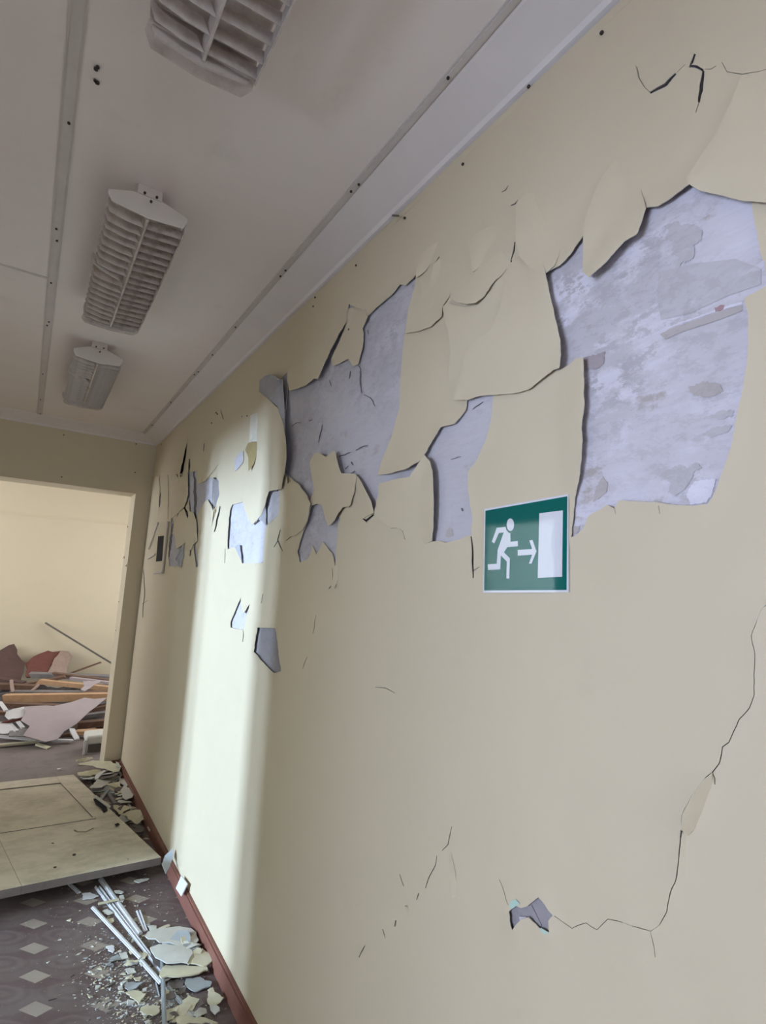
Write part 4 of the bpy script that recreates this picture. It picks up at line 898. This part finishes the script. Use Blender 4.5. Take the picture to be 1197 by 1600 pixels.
crumbs('plaster_crumbs', 2600, [(200,1530,38,35,0.0040,0.34),(185,1480,35,40,0.0035,0.18),(235,1420,40,30,0.0030,0.10),(240,1575,45,20,0.0045,0.20),(110,1450,60,60,0.0022,0.06),(150,1400,40,18,0.0028,0.06),(305,1500,18,50,0.003,0.06)],
       [m_flake_y, m_flake_w, m_flake_w, m_flake_g, m_flake_d], 'fine crumbs of plaster and paint strewn over the patterned linoleum')
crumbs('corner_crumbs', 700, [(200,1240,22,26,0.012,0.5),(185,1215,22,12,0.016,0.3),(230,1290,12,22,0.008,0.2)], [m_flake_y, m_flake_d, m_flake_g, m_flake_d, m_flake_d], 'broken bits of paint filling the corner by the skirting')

# ------------------------------------------------------------------ rubble in the far room
def heap():
    V = []; F = []; nx, ny = 46, 26
    for j in range(ny+1):
        for i in range(nx+1):
            x = -2.6 + 3.7*i/nx; y = 6.40 + 1.60*j/ny
            f = math.sin(math.pi*min(1, j/ny*1.02))**0.6; e = min(1, i/4, (nx-i)/4)
            V.append((x, y, max(0.002, e*min(1, j/(ny*0.86))*min(1, (ny-j)/2.0)*(0.20 + 0.02*(math.sin(x*5+y*3)+math.sin(x*9-y*7)) + RNG.uniform(-.03, .03)))))
    for j in range(ny):
        for i in range(nx): a = j*(nx+1)+i; F.append([a, a+1, a+nx+2, a+nx+1])
    o = pydata('rubble', V, F, m_rubble); return tag(o, 'mound of dusty rubble under the broken boards in the far room', 'rubble', None, 'stuff')
heap()
def fpt(px, py, Y): return at(px, py, 1, Y)
G4 = 'broken planks on the rubble heap'
def fplank(a, b, Ya, Yb, wd, th, mat, label, **k):
    return plank('broken_plank', fpt(*a, Ya), fpt(*b, Yb), wd, th, mat, label, 'plank', G4, **k)
fplank((4,1097),(170,1094), 6.85, 6.75, 0.10, 0.075, m_wood_orange, 'thick orange plank lying across the middle of the rubble')
fplank((60,1068),(172,1079), 7.2, 7.0, 0.09, 0.045, m_wood_orange, 'orange plank farther back under a torn pinkish scrap')
fplank((50,1058),(175,1062), 7.6, 7.5, 0.16, 0.05, m_wood_grey, 'grey plank at the very back of the rubble heap')
fplank((85,1055),(175,1066), 7.4, 7.3, 0.10, 0.03, m_wood_brown, 'dark brown plank behind the farther orange plank')
fplank((20,1085),(140,1086), 7.0, 6.95, 0.12, 0.04, m_wood_grey, 'grey plank between the two orange planks')
fplank((135,1088),(178,1086), 6.9, 6.85, 0.12, 0.05, m_wood_brown, 'dark brown plank end at the right behind the big sheet')
fplank((118,1138),(180,1132), 6.46, 6.42, 0.10, 0.06, m_wood_brown, 'brown plank low at the right of the big pinkish sheet')
fplank((115,1147),(180,1146), 6.2, 6.05, 0.10, 0.035, m_wood_orange, 'orange plank at floor level beside the door jamb')
fplank((140,1112),(180,1104), 6.74, 6.70, 0.14, 0.04, m_wood_brown, 'reddish plank under the upper right of the big sheet')
fplank((-20,1075),(60,1078), 7.1, 7.1, 0.12, 0.05, m_wood_brown, 'brown plank at the left under the leaning boards')
fplank((-15,1104),(95,1108), 6.75, 6.65, 0.10, 0.045, m_wood_brown, 'dark plank in the shade below the thick orange plank')
fplank((-10,1135),(34,1124), 6.3, 6.3, 0.05, 0.02, m_redboard, 'reddish board slanting at the left of the big sheet')
fplank((-5,1089),(50,1082), 7.14, 7.14, 0.07, 0.03, m_wood_grey, 'grey lath at the left behind the thick orange plank')
fplank((110,1062),(178,1070), 7.28, 7.14, 0.07, 0.03, m_hardboard, 'pinkish lath at the back right of the heap')
fplank((40,1072),(100,1060), 7.30, 7.30, 0.08, 0.03, m_wood_brown, 'brown lath rising to the right below the red-brown board')
fplank((-10,1116),(60,1118), 6.55, 6.5, 0.08, 0.03, m_wood_brown, 'dark lath under the upper left of the big pinkish sheet')
fplank((125,1122),(182,1114), 6.62, 6.58, 0.10, 0.03, m_wood_grey, 'grey plank at the right between two brown planks')
fplank((95,1152),(150,1141), 6.25, 6.30, 0.05, 0.025, m_wood_brown, 'dark lath along the lower right edge of the big sheet')
fplank((-12,1063),(40,1072), 7.4, 7.3, 0.12, 0.04, m_brownboard, 'dark brown slab at the foot of the leaning brown boards')
fplank((100,1057),(158,1036), 7.7, 7.6, 0.03, 0.02, m_wood_brown, 'thin dark lath rising from the back of the heap')
def fsh(name, pts, Ys, mat, label, cat, group=None, th=0.006, crumple=0.0, seed=0):
    return sheet(name, [fpt(x, y, Y) for (x, y), Y in zip(pts, Ys)], mat, label, cat, group, th, crumple, seed)
fsh('broken_board', [(38,1104),(71,1102),(84,1103),(111,1097),(132,1090),(167,1090),(150,1104),(120,1130),(90,1155),(71,1159),(36,1149),(47,1134),(33,1125)],
    [6.45,6.45,6.5,6.55,6.6,6.6,6.45,6.2,5.95,5.9,5.95,6.1,6.2], m_hardboard, 'big pinkish hardboard sheet with a pointed corner on the rubble', 'board', None, 0.006)
fsh('broken_board', [(130,1064),(158,1064),(142,1074),(132,1080),(126,1077),(132,1071)], [6.95,7.0,6.9,6.8,6.8,6.9], m_hardboard, 'small torn pinkish scrap on the farther orange plank', 'board')
fsh('broken_board', [(10,1110),(38,1104),(42,1112),(36,1120),(14,1124),(8,1118)], [6.4,6.5,6.4,6.3,6.25,6.3], m_whiteboard, 'white board piece left of the big pinkish sheet', 'board')
fsh('broken_board', [(-10,1128),(18,1128),(22,1140),(12,1146),(-10,1146)], [6.3,6.3,6.15,6.1,6.1], m_whiteboard, 'pale board piece at the left edge of the rubble', 'board')
fsh('broken_board', [(15,1142),(36,1136),(46,1140),(40,1150),(14,1150)], [6.1,6.15,6.1,6.0,6.0], m_wood_grey, 'grey board piece under the left of the big sheet', 'board')
fsh('leaning_board', [(-30,1025),(0,1016),(14,1008),(22,1006),(27,1015),(27,1022),(33,1030),(40,1036),(37,1050),(32,1064),(-30,1070)],
    [8.1,8.12,8.14,8.14,8.12,8.1,8.06,8.0,7.8,7.6,7.5], m_brownboard, 'dark brown broken board leaning on the far wall at the left', 'board', 'brown boards leaning on the far wall', 0.012)
rb = fsh('leaning_board', [(40,1037),(52,1026),(60,1022),(75,1016.5),(82,1018.5),(95,1017),(90,1024),(82,1036),(76,1048),(70,1055),(42,1058)],
    [8.02,8.08,8.1,8.14,8.13,8.13,8.1,7.98,7.85,7.75,7.7], m_redboard, 'red-brown broken board with a pale torn end on the far wall', 'board', 'brown boards leaning on the far wall', 0.012)
ro = np.array(rb.location)
te = sheet('torn_end', [fpt(x, y, Y)-ro for (x, y), Y in zip([(95,1017),(107,1018),(113,1026),(108,1034),(105,1044),(104,1052),(70,1055),(76,1048),(82,1036),(90,1024)], [8.13,8.14,8.1,8.05,7.95,7.8,7.72,7.82,7.95,8.08])], m_torn, None, None, None, 0.012, 0.01)
te.parent = rb
# rod leaning on the far wall
ra, rb_ = fpt(70,974,8.15), fpt(178,1040,7.9)
rod = MB().bar((0, 0, 0), rb_-ra, 0.022, 0.018).build('metal_rod', m_metal); rod.location = tuple(ra); tag(rod, 'thin dark rod leaning slantwise on the far wall', 'rod')
G5 = 'white strips at the front of the rubble'
for a, b, Ya, Yb, wd, lb, mt in (((-10,1151),(72,1159),6.35,6.12,0.05,'long white strip along the front foot of the rubble',m_whiteboard),((-10,1166),(60,1160),6.08,6.08,0.05,'cream strip on the floor before the rubble',m_flake_y),
        ((55,1157),(114,1158),6.08,6.0,0.04,'white strip below the tip of the big sheet',m_whiteboard),((0,1098),(10,1112),6.5,6.3,0.03,'short white strip standing at the left of the rubble',m_whiteboard),
        ((112,1140),(120,1156),6.0,5.85,0.04,'short white strip upright right of the big sheet',m_whiteboard),((17,1064),(20,1082),7.1,6.95,0.03,'pale lath stump in front of the brown board',m_torn),
        ((27,1128),(35,1138),6.0,5.95,0.03,'small white strip end below the white board piece',m_whiteboard),((17,1134),(26,1144),6.0,5.9,0.03,'small bent white strip at the left front',m_whiteboard),
        ((48,1082),(62,1070),7.0,7.05,0.03,'pale lath between the orange planks',m_torn),((58,1164),(76,1170),5.98,5.88,0.04,'cream splinter on the brown floor',m_flake_y)):
    plank('white_strip', fpt(*a, Ya), fpt(*b, Yb), wd, 0.014, mt, lb, 'strip', G5, seg=3)
# pale block leaning beside the jamb
bk = empty('wrapped_block', tuple(onfloor(150, 1180, 0))); tag(bk, 'pale block with dark hollow front beside the door jamb', 'block')
bo = np.array(bk.location)
tp = onfloor(150,1176,0)-bo
bevel(MB().box((-0.085, 0.06, 0.075), (0.10, 0.30, 0.150)).build('top_slab', m_flake_w, bk), 0.022, 3)
MB().box((-0.10, 0.05, 0.0), (-0.083, 0.07, 0.12)).build('edge_post', m_whiteboard, bk)
MB().box((-0.06, 0.10, 0.0), (0.09, 0.28, 0.075)).build('hollow_core', m_metal, bk)
